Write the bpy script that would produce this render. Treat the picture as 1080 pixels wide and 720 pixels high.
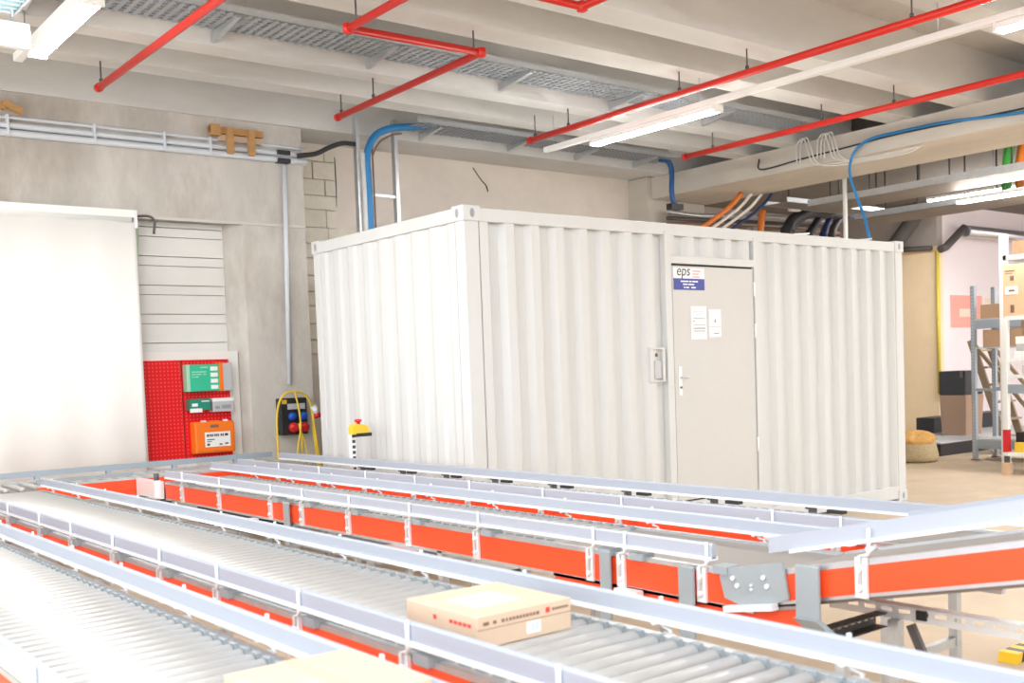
import bpy, bmesh, math, random
from mathutils import Vector, Matrix
random.seed(7)
sc = bpy.context.scene
for o in list(bpy.data.objects): bpy.data.objects.remove(o)
COL = sc.collection

# ------------------------------------------------------------------ camera
YAW, PITCH, ROLL = 0.668673152, -0.0517081, -0.03722236
F_PX, SHIFT, CAM_H = 1120.435, 90.89, 1.60133
fw = Vector((math.sin(YAW)*math.cos(PITCH), math.cos(YAW)*math.cos(PITCH), math.sin(PITCH)))
ri = Vector((math.cos(YAW), -math.sin(YAW), 0))
up = ri.cross(fw)
r2 = ri*math.cos(ROLL) + up*math.sin(ROLL)
u2 = -ri*math.sin(ROLL) + up*math.cos(ROLL)
cd = bpy.data.cameras.new('camera'); cam = bpy.data.objects.new('camera', cd); COL.objects.link(cam)
cam.matrix_world = Matrix(((r2.x, u2.x, -fw.x, 0), (r2.y, u2.y, -fw.y, 0), (r2.z, u2.z, -fw.z, CAM_H), (0, 0, 0, 1)))
cd.sensor_width = 36; cd.sensor_fit = 'HORIZONTAL'; cd.lens = 36*F_PX/1080
cd.dof.use_dof = True; cd.dof.focus_distance = 7.5; cd.dof.aperture_fstop = 3.5
cd.shift_y = SHIFT/1080; cd.clip_start = 0.05; cd.clip_end = 200
sc.camera = cam

# ------------------------------------------------------------------ world, exposure
w = bpy.data.worlds.new('overcast_sky'); sc.world = w; w.use_nodes = True
bg = w.node_tree.nodes['Background']; bg.inputs['Color'].default_value = (0.93, 0.97, 1.0, 1); bg.inputs['Strength'].default_value = 1.0
vs = sc.view_settings
vs.view_transform = 'Standard'; vs.look = 'None'; vs.gamma = 1.0; vs.use_curve_mapping = False
vs.exposure = 2.05

# ------------------------------------------------------------------ materials
MATS = {}
def P(name, col, rough=0.6, metal=0.0, noise=0.0, scale=6.0, bump=0.0, bscale=40.0, stain=0.0, stain_col=None, stretch=(1, 1, 1), emit=None, spec=0.5, trans=0.0):
    m = bpy.data.materials.new(name); m.use_nodes = True; nt = m.node_tree; N = nt.nodes; Lk = nt.links
    b = N['Principled BSDF']; b.inputs['Roughness'].default_value = rough; b.inputs['Metallic'].default_value = metal
    b.inputs['Specular IOR Level'].default_value = spec
    b.inputs['Base Color'].default_value = (*col, 1)
    if trans:
        b.inputs['Transmission Weight'].default_value = trans
    if emit:
        b.inputs['Emission Color'].default_value = (*emit[0], 1); b.inputs['Emission Strength'].default_value = emit[1]
    out = None
    if noise or bump or stain:
        tc = N.new('ShaderNodeTexCoord'); mp = N.new('ShaderNodeMapping'); mp.inputs['Scale'].default_value = stretch
        Lk.new(tc.outputs['Object'], mp.inputs['Vector'])
    if noise:
        n = N.new('ShaderNodeTexNoise'); n.inputs['Scale'].default_value = scale; n.inputs['Detail'].default_value = 6; n.inputs['Roughness'].default_value = 0.65
        Lk.new(mp.outputs[0], n.inputs['Vector'])
        r = N.new('ShaderNodeMapRange'); r.inputs[1].default_value = 0.3; r.inputs[2].default_value = 0.7
        r.inputs[3].default_value = 1-noise; r.inputs[4].default_value = 1+noise*0.6
        Lk.new(n.outputs['Fac'], r.inputs[0])
        mx = N.new('ShaderNodeMix'); mx.data_type = 'RGBA'; mx.blend_type = 'MULTIPLY'; mx.inputs[0].default_value = 1
        mx.inputs[6].default_value = (*col, 1); Lk.new(r.outputs[0], mx.inputs[7]); out = mx.outputs[2]
    if stain:
        n2 = N.new('ShaderNodeTexNoise'); n2.inputs['Scale'].default_value = scale*0.35; n2.inputs['Detail'].default_value = 8; n2.inputs['Roughness'].default_value = 0.7
        Lk.new(mp.outputs[0], n2.inputs['Vector'])
        r2_ = N.new('ShaderNodeMapRange'); r2_.inputs[1].default_value = 0.45; r2_.inputs[2].default_value = 0.66; r2_.inputs[3].default_value = 0; r2_.inputs[4].default_value = stain
        Lk.new(n2.outputs['Fac'], r2_.inputs[0])
        m2 = N.new('ShaderNodeMix'); m2.data_type = 'RGBA'
        Lk.new(r2_.outputs[0], m2.inputs[0])
        if out: Lk.new(out, m2.inputs[6])
        else: m2.inputs[6].default_value = (*col, 1)
        m2.inputs[7].default_value = (*(stain_col or (0.3, 0.25, 0.2)), 1); out = m2.outputs[2]
    if out: Lk.new(out, b.inputs['Base Color'])
    if bump:
        nb = N.new('ShaderNodeTexNoise'); nb.inputs['Scale'].default_value = bscale; nb.inputs['Detail'].default_value = 5
        Lk.new(mp.outputs[0], nb.inputs['Vector'])
        bp = N.new('ShaderNodeBump'); bp.inputs['Strength'].default_value = bump; bp.inputs['Distance'].default_value = 0.01
        Lk.new(nb.outputs['Fac'], bp.inputs['Height']); Lk.new(bp.outputs[0], b.inputs['Normal'])
    MATS[name] = m; return m

def perforated(name, col, hole_col, axes, pitch, rad, rough=0.5, metal=0.0, see_through=False, stag=False):
    """dot grid in object coordinates on the two given axes"""
    m = bpy.data.materials.new(name); m.use_nodes = True; nt = m.node_tree; N = nt.nodes; Lk = nt.links
    b = N['Principled BSDF']; b.inputs['Roughness'].default_value = rough; b.inputs['Metallic'].default_value = metal; b.inputs['Specular IOR Level'].default_value = 0.2
    tc = N.new('ShaderNodeTexCoord'); sp = N.new('ShaderNodeSeparateXYZ'); Lk.new(tc.outputs['Object'], sp.inputs[0])
    def math_(op, a, bb=None):
        n = N.new('ShaderNodeMath'); n.operation = op
        if hasattr(a, 'is_output'): Lk.new(a, n.inputs[0])
        else: n.inputs[0].default_value = a
        if bb is not None:
            if hasattr(bb, 'is_output'): Lk.new(bb, n.inputs[1])
            else: n.inputs[1].default_value = bb
        return n.outputs[0]
    d = None
    for ax, p in zip(axes, pitch):
        v = math_('DIVIDE', sp.outputs['XYZ'.index(ax)], p)
        f = math_('SUBTRACT', math_('FRACT', v), 0.5)
        f = math_('MULTIPLY', f, p)
        f = math_('POWER', math_('ABSOLUTE', f), 2.0)
        d = f if d is None else math_('ADD', d, f)
    h = math_('LESS_THAN', d, rad*rad)
    if see_through:
        b.inputs['Base Color'].default_value = (*col, 1)
        Lk.new(math_('SUBTRACT', 1.0, h), b.inputs['Alpha'])
    else:
        mx = N.new('ShaderNodeMix'); mx.data_type = 'RGBA'; Lk.new(h, mx.inputs[0])
        mx.inputs[6].default_value = (*col, 1); mx.inputs[7].default_value = (*hole_col, 1); Lk.new(mx.outputs[2], b.inputs['Base Color'])
    MATS[name] = m; return m

P('concrete', (0.64, 0.605, 0.56), 0.85, noise=0.14, scale=2.2, bump=0.25, bscale=30, stain=0.8, stain_col=(0.36, 0.315, 0.26), stretch=(1, 1, 0.45))
P('concrete_pale', (0.66, 0.63, 0.59), 0.85, noise=0.10, scale=1.6, bump=0.2, bscale=25, stain=0.3, stain_col=(0.50, 0.45, 0.38), stretch=(0.4, 1, 1))
P('joist_concrete', (0.72, 0.715, 0.70), 0.85, noise=0.10, scale=1.8, bump=0.15, bscale=30, stain=0.35, stain_col=(0.46, 0.42, 0.36), stretch=(0.3, 1, 1))
P('girder_concrete', (0.66, 0.61, 0.54), 0.85, noise=0.10, scale=2.0, bump=0.2, bscale=30, stain=0.35, stain_col=(0.48, 0.40, 0.32), stretch=(1, 0.4, 1))
P('slab_concrete', (0.55, 0.54, 0.525), 0.9, noise=0.1, scale=2.0)
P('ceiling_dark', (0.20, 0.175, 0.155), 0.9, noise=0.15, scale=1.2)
P('plaster_beige', (0.88, 0.80, 0.72), 0.85, noise=0.06, scale=2.5, bump=0.1, bscale=20, stain=0.35, stain_col=(0.74, 0.65, 0.57))
P('block_white', (0.88, 0.82, 0.70), 0.85, noise=0.1, scale=5, bump=0.35, bscale=25)
P('mortar', (0.55, 0.47, 0.36), 0.9)
P('floor_concrete', (0.58, 0.455, 0.32), 0.55, noise=0.16, scale=1.3, stain=0.55, stain_col=(0.46, 0.35, 0.25), bump=0.05, bscale=60)
P('door_panel_white', (0.80, 0.79, 0.76), 0.55, noise=0.04, scale=3)
P('board_white', (0.85, 0.84, 0.81), 0.6)
P('blind_fabric', (0.93, 0.91, 0.88), 0.9, noise=0.02, scale=2)
P('blind_green', (0.45, 0.55, 0.38), 0.7)
P('white_metal', (0.86, 0.88, 0.86), 0.4)
P('pvc_conduit', (0.72, 0.76, 0.82), 0.45)
P('wood', (0.55, 0.30, 0.12), 0.7, noise=0.15, scale=10, stretch=(0.3, 2, 2))
P('container_white', (0.635, 0.645, 0.64), 0.48, noise=0.035, scale=1.6, stretch=(2.5, 2.5, 0.25), stain=0.12, stain_col=(0.62, 0.55, 0.46))
P('container_door', (0.59, 0.58, 0.56), 0.5, noise=0.03, scale=1.5)
P('dark_gap', (0.03, 0.03, 0.03), 0.8)
P('galvanized', (0.62, 0.65, 0.68), 0.42, metal=0.85, noise=0.08, scale=14)
P('grey_steel', (0.32, 0.36, 0.385), 0.5, metal=0.15, noise=0.04, scale=10)
P('roller_steel', (0.52, 0.515, 0.505), 0.4, metal=0.45, noise=0.08, scale=9)
P('rail_aluminium', (0.40, 0.43, 0.50), 0.45, metal=0.1)
P('rail_lip_lit', (0.80, 0.81, 0.83), 0.45)  # same aluminium as the rail, lightened for light caught on the ledge
P('bracket_white', (0.80, 0.82, 0.84), 0.4, metal=0.3)
P('profile_red', (0.88, 0.075, 0.017), 0.42)
P('pipe_red', (0.66, 0.018, 0.009), 0.38)
P('panel_red', (0.80, 0.012, 0.018), 0.42)
perforated('pegboard_red', (0.80, 0.012, 0.018), (0.88, 0.11, 0.10), 'XZ', (0.038, 0.038), 0.0075, rough=0.42)
perforated('tray_zinc', (0.36, 0.39, 0.43), (0, 0, 0), 'XY', (0.075, 0.06), 0.022, rough=0.9, metal=0.0, see_through=True)
perforated('tray_zinc_side', (0.62, 0.66, 0.70), (0, 0, 0), 'XZ', (0.05, 0.03), 0.008, rough=0.6, metal=0.2, see_through=True)
perforated('tray_dull', (0.34, 0.30, 0.26), (0, 0, 0), 'YX', (0.06, 0.05), 0.017, rough=0.55, metal=0.4, see_through=True)
P('belt_grey', (0.28, 0.25, 0.225), 0.5, noise=0.05, scale=4)
P('black_plastic', (0.02, 0.021, 0.024), 0.45)
P('dark_steel', (0.12, 0.11, 0.11), 0.5, metal=0.5)
P('cable_black', (0.03, 0.03, 0.035), 0.5)
P('cable_blue', (0.02, 0.22, 0.52), 0.4)
P('cable_deep_blue', (0.02, 0.10, 0.30), 0.5)
P('cable_navy', (0.015, 0.03, 0.12), 0.5)
P('cable_white', (0.75, 0.72, 0.68), 0.5)
P('cable_yellow', (0.85, 0.60, 0.05), 0.45)
P('cable_orange', (0.75, 0.20, 0.03), 0.5)
P('cable_green', (0.06, 0.33, 0.06), 0.5)
P('cable_brown', (0.25, 0.14, 0.09), 0.5)
P('lamp_white', (0.88, 0.88, 0.85), 0.4)
P('lamp_glow', (1, 1, 1), 0.4, emit=((1.0, 0.97, 0.92), 34.0))
P('sign_green', (0.45, 0.85, 0.66), 0.4)
P('pale_blue', (0.55, 0.80, 0.90), 0.5)
P('cardboard', (0.72, 0.50, 0.32), 0.8, noise=0.05, scale=6)
P('cardboard_dark', (0.46, 0.30, 0.18), 0.8, noise=0.06, scale=6)
P('cardboard_pale', (0.64, 0.48, 0.35), 0.8, noise=0.04, scale=6)
P('print_brown', (0.22, 0.13, 0.08), 0.8)
P('print_red', (0.75, 0.05, 0.04), 0.7)
P('print_dark', (0.07, 0.07, 0.08), 0.7)
P('print_grey', (0.33, 0.33, 0.36), 0.7)
P('print_blue', (0.45, 0.55, 0.80), 0.7)
P('paper_white', (0.90, 0.90, 0.90), 0.7)
P('sign_blue', (0.055, 0.065, 0.33), 0.5)
P('kit_green', (0.03, 0.52, 0.30), 0.4)
P('kit_dark_green', (0.01, 0.26, 0.17), 0.4)
P('kit_pale_green', (0.35, 0.70, 0.50), 0.4)
P('kit_orange', (0.95, 0.20, 0.01), 0.4)
P('kit_grey', (0.52, 0.53, 0.55), 0.4)
P('socket_blue', (0.01, 0.10, 0.55), 0.35)
P('socket_red', (0.65, 0.02, 0.03), 0.35)
P('yellow_plastic', (0.88, 0.58, 0.04), 0.4)
P('hazard_yellow', (0.90, 0.55, 0.01), 0.5)
P('wall_pink_white', (0.90, 0.82, 0.85), 0.8, noise=0.03, scale=1.5)
P('wall_tan', (0.95, 0.76, 0.51), 0.8, noise=0.05, scale=2)
P('wall_grey_beige', (0.42, 0.37, 0.34), 0.85, noise=0.06, scale=2)
P('poster_pink', (0.90, 0.42, 0.36), 0.7)
P('poster_cream', (0.90, 0.75, 0.62), 0.7)
P('bin_brown', (0.38, 0.25, 0.17), 0.7)
P('sack_burlap', (0.58, 0.46, 0.27), 0.95, noise=0.2, scale=30, bump=0.5, bscale=80)
P('sack_top', (0.72, 0.40, 0.12), 0.9, noise=0.2, scale=18, bump=0.6, bscale=30)
P('rack_blue_grey', (0.36, 0.42, 0.48), 0.45, metal=0.3)
P('ladder_wood', (0.36, 0.27, 0.18), 0.7)
P('duct_foil', (0.72, 0.74, 0.80), 0.28, metal=0.95, bump=0.5, bscale=12)
P('insulation_dark', (0.10, 0.09, 0.085), 0.7)
P('pipe_yellow', (0.72, 0.58, 0.08), 0.5)
P('glass_dark', (0.12, 0.12, 0.12), 0.2)

# ------------------------------------------------------------------ mesh helpers
class MB:
    def __init__(s): s.v = []; s.f = []; s.sm = []
    def add(s, vs, fs, smooth=False):
        n = len(s.v); s.v += [tuple(v) for v in vs]; s.f += [tuple(i+n for i in f) for f in fs]; s.sm += [smooth]*len(fs); return s
    def box(s, x0, x1, y0, y1, z0, z1):
        return s.add([(x0,y0,z0),(x1,y0,z0),(x1,y1,z0),(x0,y1,z0),(x0,y0,z1),(x1,y0,z1),(x1,y1,z1),(x0,y1,z1)],
                     [(0,3,2,1),(4,5,6,7),(0,1,5,4),(1,2,6,5),(2,3,7,6),(3,0,4,7)])
    def obox(s, p0, p1, wdt, hgt, upv=(0,0,1)):
        """box along p0->p1, width sideways, height along up"""
        p0=Vector(p0); p1=Vector(p1); d=(p1-p0).normalized(); u=Vector(upv); sd_=d.cross(u).normalized(); u=sd_.cross(d).normalized()
        a=sd_*wdt/2; b=u*hgt/2
        return s.add([p0-a-b,p1-a-b,p1+a-b,p0+a-b,p0-a+b,p1-a+b,p1+a+b,p0+a+b],[(0,3,2,1),(4,5,6,7),(0,1,5,4),(1,2,6,5),(2,3,7,6),(3,0,4,7)])
    def prism(s, prof, origin, ex, ey, ez, length):
        """profile (a,b) in ex,ey extruded along ez"""
        o=Vector(origin); ex=Vector(ex); ey=Vector(ey); ez=Vector(ez)*length; n=len(prof)
        vs=[o+ex*a+ey*b for a,b in prof]; vs+=[v+ez for v in vs]
        fs=[(i,(i+1)%n,n+(i+1)%n,n+i) for i in range(n)]+[tuple(range(n-1,-1,-1)),tuple(range(n,2*n))]
        return s.add(vs,fs)
    def tube(s, pts, r, seg=8, caps=True):
        pts=[Vector(p) for p in pts]; n=len(pts); rr=r if isinstance(r,(list,tuple)) else [r]*n
        prev=None; vs=[]
        for i,p in enumerate(pts):
            d=(pts[min(i+1,n-1)]-pts[max(i-1,0)]).normalized()
            if prev is None:
                u=d.orthogonal().normalized()
            else:
                u=(prev-d*prev.dot(d)).normalized()
            prev=u; v=d.cross(u)
            for k in range(seg):
                a=2*math.pi*k/seg; vs.append(p+(u*math.cos(a)+v*math.sin(a))*rr[i])
        fs=[]
        for i in range(n-1):
            for k in range(seg):
                k2=(k+1)%seg; fs.append((i*seg+k,i*seg+k2,(i+1)*seg+k2,(i+1)*seg+k))
        s.add(vs,fs,True)
        if caps: 
            base=len(s.v)-len(vs)
            s.f.append(tuple(base+k for k in range(seg-1,-1,-1))); s.f.append(tuple(base+(n-1)*seg+k for k in range(seg))); s.sm+=[False,False]
        return s
    def lathe(s, prof, c, seg=16, ax=(0,0,1)):
        c=Vector(c); a=Vector(ax).normalized(); u=a.orthogonal().normalized(); v=a.cross(u); vs=[]
        for r,h in prof:
            for k in range(seg):
                t=2*math.pi*k/seg; vs.append(c+a*h+(u*math.cos(t)+v*math.sin(t))*r)
        fs=[(i*seg+k,i*seg+(k+1)%seg,(i+1)*seg+(k+1)%seg,(i+1)*seg+k) for i in range(len(prof)-1) for k in range(seg)]
        s.add(vs,fs,True); base=len(s.v)-len(vs)
        s.f.append(tuple(base+k for k in range(seg-1,-1,-1))); s.f.append(tuple(base+(len(prof)-1)*seg+k for k in range(seg))); s.sm+=[False,False]
        return s
    def mesh(s, name, mat):
        me=bpy.data.meshes.new(name); me.from_pydata(s.v,[],s.f)
        me.polygons.foreach_set('use_smooth', s.sm); me.materials.append(MATS[mat]); me.update()
        bm=bmesh.new(); bm.from_mesh(me); bmesh.ops.recalc_face_normals(bm, faces=bm.faces); bm.to_mesh(me); bm.free()
        return me
def put(name, mb, mat, parent=None, bevel=0.0, loc=None):
    me=mb.mesh(name,mat) if isinstance(mb,MB) else mb
    o=bpy.data.objects.new(name,me); COL.objects.link(o)
    if parent is not None: o.parent=parent; o.matrix_parent_inverse=parent.matrix_world.inverted() if False else Matrix.Identity(4)
    if loc: o.location=loc
    if bevel:
        b=o.modifiers.new('bevel','BEVEL'); b.width=bevel; b.segments=2; b.limit_method='ANGLE'
    return o
PRINTS=('side_print','red_print','white_print','notice_print','print','dark_print','bars','bolts','slots','case_print','plaster_packs','casting_hole','slot')
def tag(o,label,cat,group=None):
    o['label']=label; o['category']=cat
    if group: o['group']=group
    return o
def thing(name,label,cat,loc=(0,0,0),group=None):
    """an Empty at the thing's base; children are built in local coordinates"""
    o=bpy.data.objects.new(name,None); COL.objects.link(o); o.location=loc; o.empty_display_size=0.1
    return tag(o,label,cat,group)
def struct(name,mb,mat,parent=None,label=None):
    o=put(name,mb,mat,parent)
    if parent is None: o['kind']='structure'
    if label: o['label']=label
    return o
def copy_to(src,loc,parent=None,name=None):
    c=src.copy(); COL.objects.link(c); c.location=loc
    if parent is not None: c.parent=parent
    return c
def B(*a): return MB().box(*a)
def arc(c,r,a0,a1,n,ax1,ax2):
    c=Vector(c); ax1=Vector(ax1); ax2=Vector(ax2)
    return [c+ax1*r*math.cos(a0+(a1-a0)*i/n)+ax2*r*math.sin(a0+(a1-a0)*i/n) for i in range(n+1)]
def smooth_path(pts,n=6):
    """Catmull-Rom through pts"""
    P_=[Vector(p) for p in pts]; P_=[P_[0]*2-P_[1]]+P_+[P_[-1]*2-P_[-2]]; out=[]
    for i in range(1,len(P_)-2):
        for k in range(n):
            t=k/n; a,b,c,d=P_[i-1:i+3]
            out.append(0.5*((2*b)+(c-a)*t+(2*a-5*b+4*c-d)*t*t+(3*b-a-3*c+d)*t**3))
    out.append(P_[-2]); return out
def text_mesh(txt,size,mat,extr=0.001,shear=0.0):
    cu=bpy.data.curves.new('txt','FONT'); cu.body=txt; cu.size=size; cu.extrude=extr; cu.shear=shear
    o=bpy.data.objects.new('txt',cu); COL.objects.link(o)
    dg=bpy.context.evaluated_depsgraph_get(); me=bpy.data.meshes.new_from_object(o.evaluated_get(dg)); bpy.data.objects.remove(o); bpy.data.curves.remove(cu)
    me.materials.clear(); me.materials.append(MATS[mat]); return me

# ================================================================== STRUCTURE
struct('floor', B(-9,26,-9,14.5,-0.12,0), 'floor_concrete')
SOF=4.80; ZB=4.30
slab=MB().box(-2.6,12.35,2.6,14.5,SOF,SOF+0.25); slab.box(2.7,12.35,-7,2.6,SOF,SOF+0.25)  # second box: unseen near slab, placed to hold back sky light
ceil=struct('ceiling', slab, 'slab_concrete')
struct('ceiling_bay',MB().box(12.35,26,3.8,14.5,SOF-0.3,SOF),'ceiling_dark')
def joist(y0,y1,x0=-2.6,x1=12.3,zb=ZB):
    m=(y0+y1)/2
    prof=[(y0,zb),(y1,zb),(y1+0.035,SOF),(y0-0.035,SOF)]
    return put('joist', MB().prism(prof,(x0,0,0),(0,1,0),(0,0,1),(1,0,0),x1-x0),'joist_concrete',ceil)
for y0,y1 in ((3.42,3.73),(4.25,4.56),(5.81,6.12),(6.64,6.96),(8.21,8.45),(8.97,9.22)):
    joist(y0,y1)
put('edge_beam', MB().box(-2.6,11.15,10.36,10.62,ZB,SOF).box(-2.6,11.15,10.62,11.3,ZB+0.03,SOF), 'joist_concrete', ceil)
# girder along y, carried by a column at its far end
gm=MB().prism([(11.17,4.0),(12.35,4.0),(12.35,ZB),(11.17,ZB)],(0,-4,0),(1,0,0),(0,0,1),(0,1,0),14.72)
g=struct('girder',gm,'girder_concrete')
g['label']='pale concrete girder carrying the ribbed ceiling'
cm=MB().box(11.1,12.3,10.73,11.5,0,4.31)
struct('column',cm,'girder_concrete')['label']='concrete column at the far end of the girder'
# left wall (concrete lintel, pillar, reveal)
wl=MB()
wl.box(-6,4.76,10.4,10.9,3.25,ZB)           # lintel
wl.box(4.76,5.48,10.4,11.3,0,ZB)           # pillar
wl.box(-6,1.2,10.4,10.9,0,3.25)
wl.prism([(4.62,10.62),(4.76,10.62),(4.76,10.4)],(0,0,0),(1,0,0),(0,1,0),(0,0,1),3.25)
wall_left=struct('wall_left',wl,'concrete')
wl2=MB().box(-6,5.48,10.385,10.4,3.235,3.262)
put('lintel_edge',wl2,'concrete_pale',wall_left)
# sectional door behind the blind
door=struct('door_1',B(1.2,4.62,10.66,10.72,0,3.25),'kit_grey'); door['label']='white sectional door with horizontal panels behind the red boards'
z=0.0; k=0
while z<3.22:
    h=0.195 if k%2==0 else 0.095
    h=min(h,3.25-z)
    put('panel',B(1.2,4.62,10.60+(0.006 if k%2 else 0),10.66,z+0.004,z+h-0.004),'door_panel_white',door)
    z+=h; k+=1
# back wall
wb=MB().box(5.48,11.1,11.12,11.5,0,ZB+0.03)
wall_back=struct('wall_back',wb,'plaster_beige')
# whitewashed block courses beside the pillar
zz=1.9; row=0
while zz<4.24:
    hgt=0.165+0.02*((row*7)%3)
    h2=min(hgt,4.25-zz)
    if zz<3.35: right=6.47+0.02*(row%3)
    else: right=6.26
    xs=[5.49]
    cut=(5.80+0.33*((row*5)%3)/2) if row%2 else 6.12
    if cut<right-0.1: xs.append(cut)
    xs.append(right)
    for a,b in zip(xs,xs[1:]):
        put('block',B(a+0.006,b-0.006,11.075+0.012*random.random(),11.12,zz+0.007,zz+h2-0.007),'block_white',wall_back)
    zz+=hgt; row+=1
put('crack',MB().tube(smooth_path([(6.28,11.118,4.2),(6.285,11.118,3.9),(6.275,11.118,3.62)],4),0.008,5),'dark_gap',wall_back)
put('crack',MB().tube(smooth_path([(8.30,11.118,4.26),(8.42,11.118,4.12),(8.50,11.118,4.05),(8.53,11.118,3.97)],4),0.008,5),'dark_gap',wall_back)
# walls of the bay beyond the girder
wr=MB().box(19.0,19.2,10.85,13.2,0,3.62)
wall_right=struct('wall_right',wr,'wall_tan')
put('upper_panel',MB().box(19.0,19.2,10.85,11.55,3.70,SOF).box(19.0,19.2,11.57,12.3,3.70,SOF).box(19.0,19.2,12.32,13.2,3.70,SOF),'wall_grey_beige',wall_right)
put('band',B(18.95,19.2,10.82,13.2,3.60,3.70),'cardboard',wall_right)
wall_far=struct('wall_far',B(19.2,26,10.85,11.05,0,SOF),'wall_pink_white')
struct('wall_bay',B(11.5,19.0,13.1,13.3,0,SOF),'wall_grey_beige')
struct('unseen_wall_near',B(-2,26,-7.2,-7,0,3.0),'wall_grey_beige')  # unseen wall behind the camera, added and sized to cut frontal light
struct('wall_end',B(25.8,26,-4,10.85,0,SOF),'wall_pink_white')

# ================================================================== CONTAINER
CX,CY,CL,CW,CH=4.83,6.62,6.058,2.438,2.896
ct=thing('shipping_container','white corrugated steel container with a flush service door','container',(CX,CY,0))
def corr(length,axis,z0,z1,skip=None,pitch=0.262,depth=0.052,off=0.0):
    """trapezoid sheet along axis, outward face at 0, inner at depth"""
    prof=[]; t=off; a=(0.085,0.046,0.085,0.046)
    x=0.0; pts=[(0.0,0.0)]
    st=0
    while x<length-1e-6:
        seg=a[st%4]; nx=min(x+seg,length)
        fr=(nx-x)/seg
        d0=pts[-1][1]; d1={0:0.0,1:depth,2:depth,3:0.0}[st%4]
        pts.append((nx,d0+(d1-d0)*fr)); x=nx; st+=1
    return pts
def sheet(pts,axis,origin,z0,z1,th=0.004):
    m=MB(); o=Vector(origin)
    vs=[];n=len(pts)
    for zq in (z0,z1):
        for a,d in pts:
            vs.append(o+(Vector((a,d,zq)) if axis=='x' else Vector((d,a,zq))))
    fs=[(i,i+1,n+i+1,n+i) for i in range(n-1)]
    return m.add(vs,fs)
PW=0.16
# front (facing -y): left of the door, above it, right of it
DX0,DX1=2.22,3.52      # door zone in local x
ZL,ZT=0.16,CH-0.10
put('front_sheet',sheet(corr(DX0-PW-0.0,'x',0,0),'x',(PW,0.014,0),ZL,ZT),'container_white',ct)
put('front_sheet',sheet(corr(CL-PW-DX1,'x',0,0),'x',(DX1,0.014,0),ZL,ZT),'container_white',ct)
put('header_sheet',sheet(corr(DX1-DX0-0.1,'x',0,0),'x',(DX0+0.05,0.014,0),2.60,ZT),'container_white',ct)
put('side_sheet',sheet(corr(CW-2*0.13,'y',0,0,depth=0.014),'y',(0.014,0.13,0),ZL,ZT),'container_white',ct)
put('side_sheet',B(CL-0.03,CL-0.02,0.13,CW-0.13,ZL,ZT),'container_white',ct)
put('rear_sheet',B(0.13,CL-0.13,CW-0.03,CW-0.02,ZL,ZT),'container_white',ct)
put('roof',B(0.05,CL-0.05,0.05,CW-0.05,CH-0.05,CH-0.03),'container_white',ct)
put('underframe',B(0.05,CL-0.05,0.05,CW-0.05,0.06,0.16),'container_white',ct)
for (a0,a1,b0,b1) in ((0,CL,0,0.06),(0,CL,CW-0.06,CW),(0,0.06,0,CW),(CL-0.06,CL,0,CW)):
    put('top_rail',B(a0+0.01*(a1-a0>1),a1-0.01*(a1-a0>1),b0+0.006,b1-0.006,CH-0.115,CH-0.012),'container_white',ct,0.004)
    put('bottom_rail',B(a0+0.008,a1-0.008,b0+0.009,b1-0.009,0.03,0.17),'container_white',ct,0.004)
for xx in (0,CL):
    for yy in (0,CW):
        sx=1 if xx==0 else -1; sy=1 if yy==0 else -1
        fx=lambda a: xx+sx*a
        fy=lambda b: yy+sy*b
        def bb(a0,a1,b0,b1,z0,z1):
            X=sorted((fx(a0),fx(a1))); Y=sorted((fy(b0),fy(b1))); return B(X[0],X[1],Y[0],Y[1],z0,z1)
        put('corner_post',bb(0.006,0.155,0.006,0.125,0.1,CH-0.1),'container_white',ct,0.012)
        for z0 in (0.0,CH-0.118):
            ca=put('corner_casting',bb(-0.004,0.165,-0.004,0.150,z0,z0+0.122),'container_white',ct,0.008)
            # oval holes on the two outer faces
            h=MB()
            zc=z0+0.062
            prof=[(0.021*math.cos(t)+0.0,0.036*math.sin(t)) for t in [2*math.pi*i/12 for i in range(12)]]
            h.prism(prof,(fx(0.085),fy(-0.006),zc),(1,0,0),(0,0,1),(0,sy,0),0.012)
            h.prism(prof,(fx(-0.006),fy(0.075),zc),(0,1,0),(0,0,1),(sx,0,0),0.012)
            put('casting_hole',h,'print_grey',ca)
# door
df=MB().box(DX0-0.01,DX0+0.07,-0.004,0.06,ZL,ZT+0.02).box(DX1-0.07,DX1+0.01,-0.004,0.06,ZL,ZT+0.02).box(DX0+0.07,DX1-0.07,-0.003,0.06,2.53,2.60).box(DX0+0.07,DX1-0.07,-0.003,0.06,ZL,0.36)
put('door_frame',df,'container_white',ct,0.004)
put('door_gap',B(DX0+0.06,DX1-0.06,0.03,0.06,0.34,2.54),'dark_gap',ct)
dl=put('door',B(DX0+0.085,DX1-0.082,0.006,0.05,0.375,2.512),'container_door',ct,0.003)
dx=DX0+0.085
put('handle_plate',B(dx+0.045,dx+0.085,-0.004,0.006,1.34,1.60),'white_metal',dl,0.002)
put('door_handle',MB().tube([(dx+0.065,0.0,1.50),(dx+0.065,-0.045,1.50)],0.009,8).tube([(dx+0.065,-0.045,1.50),(dx+0.13,-0.047,1.497)],0.009,8),'galvanized',dl)
put('lock_cylinder',MB().tube([(dx+0.067,0.0,1.41),(dx+0.067,-0.012,1.41)],0.011,10),'dark_steel',dl)
for hz in (0.75,1.85,2.25):
    put('hinge',MB().tube([(DX1-0.076,-0.004,hz),(DX1-0.076,-0.004,hz+0.14)],0.011,8),'white_metal',dl)
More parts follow.
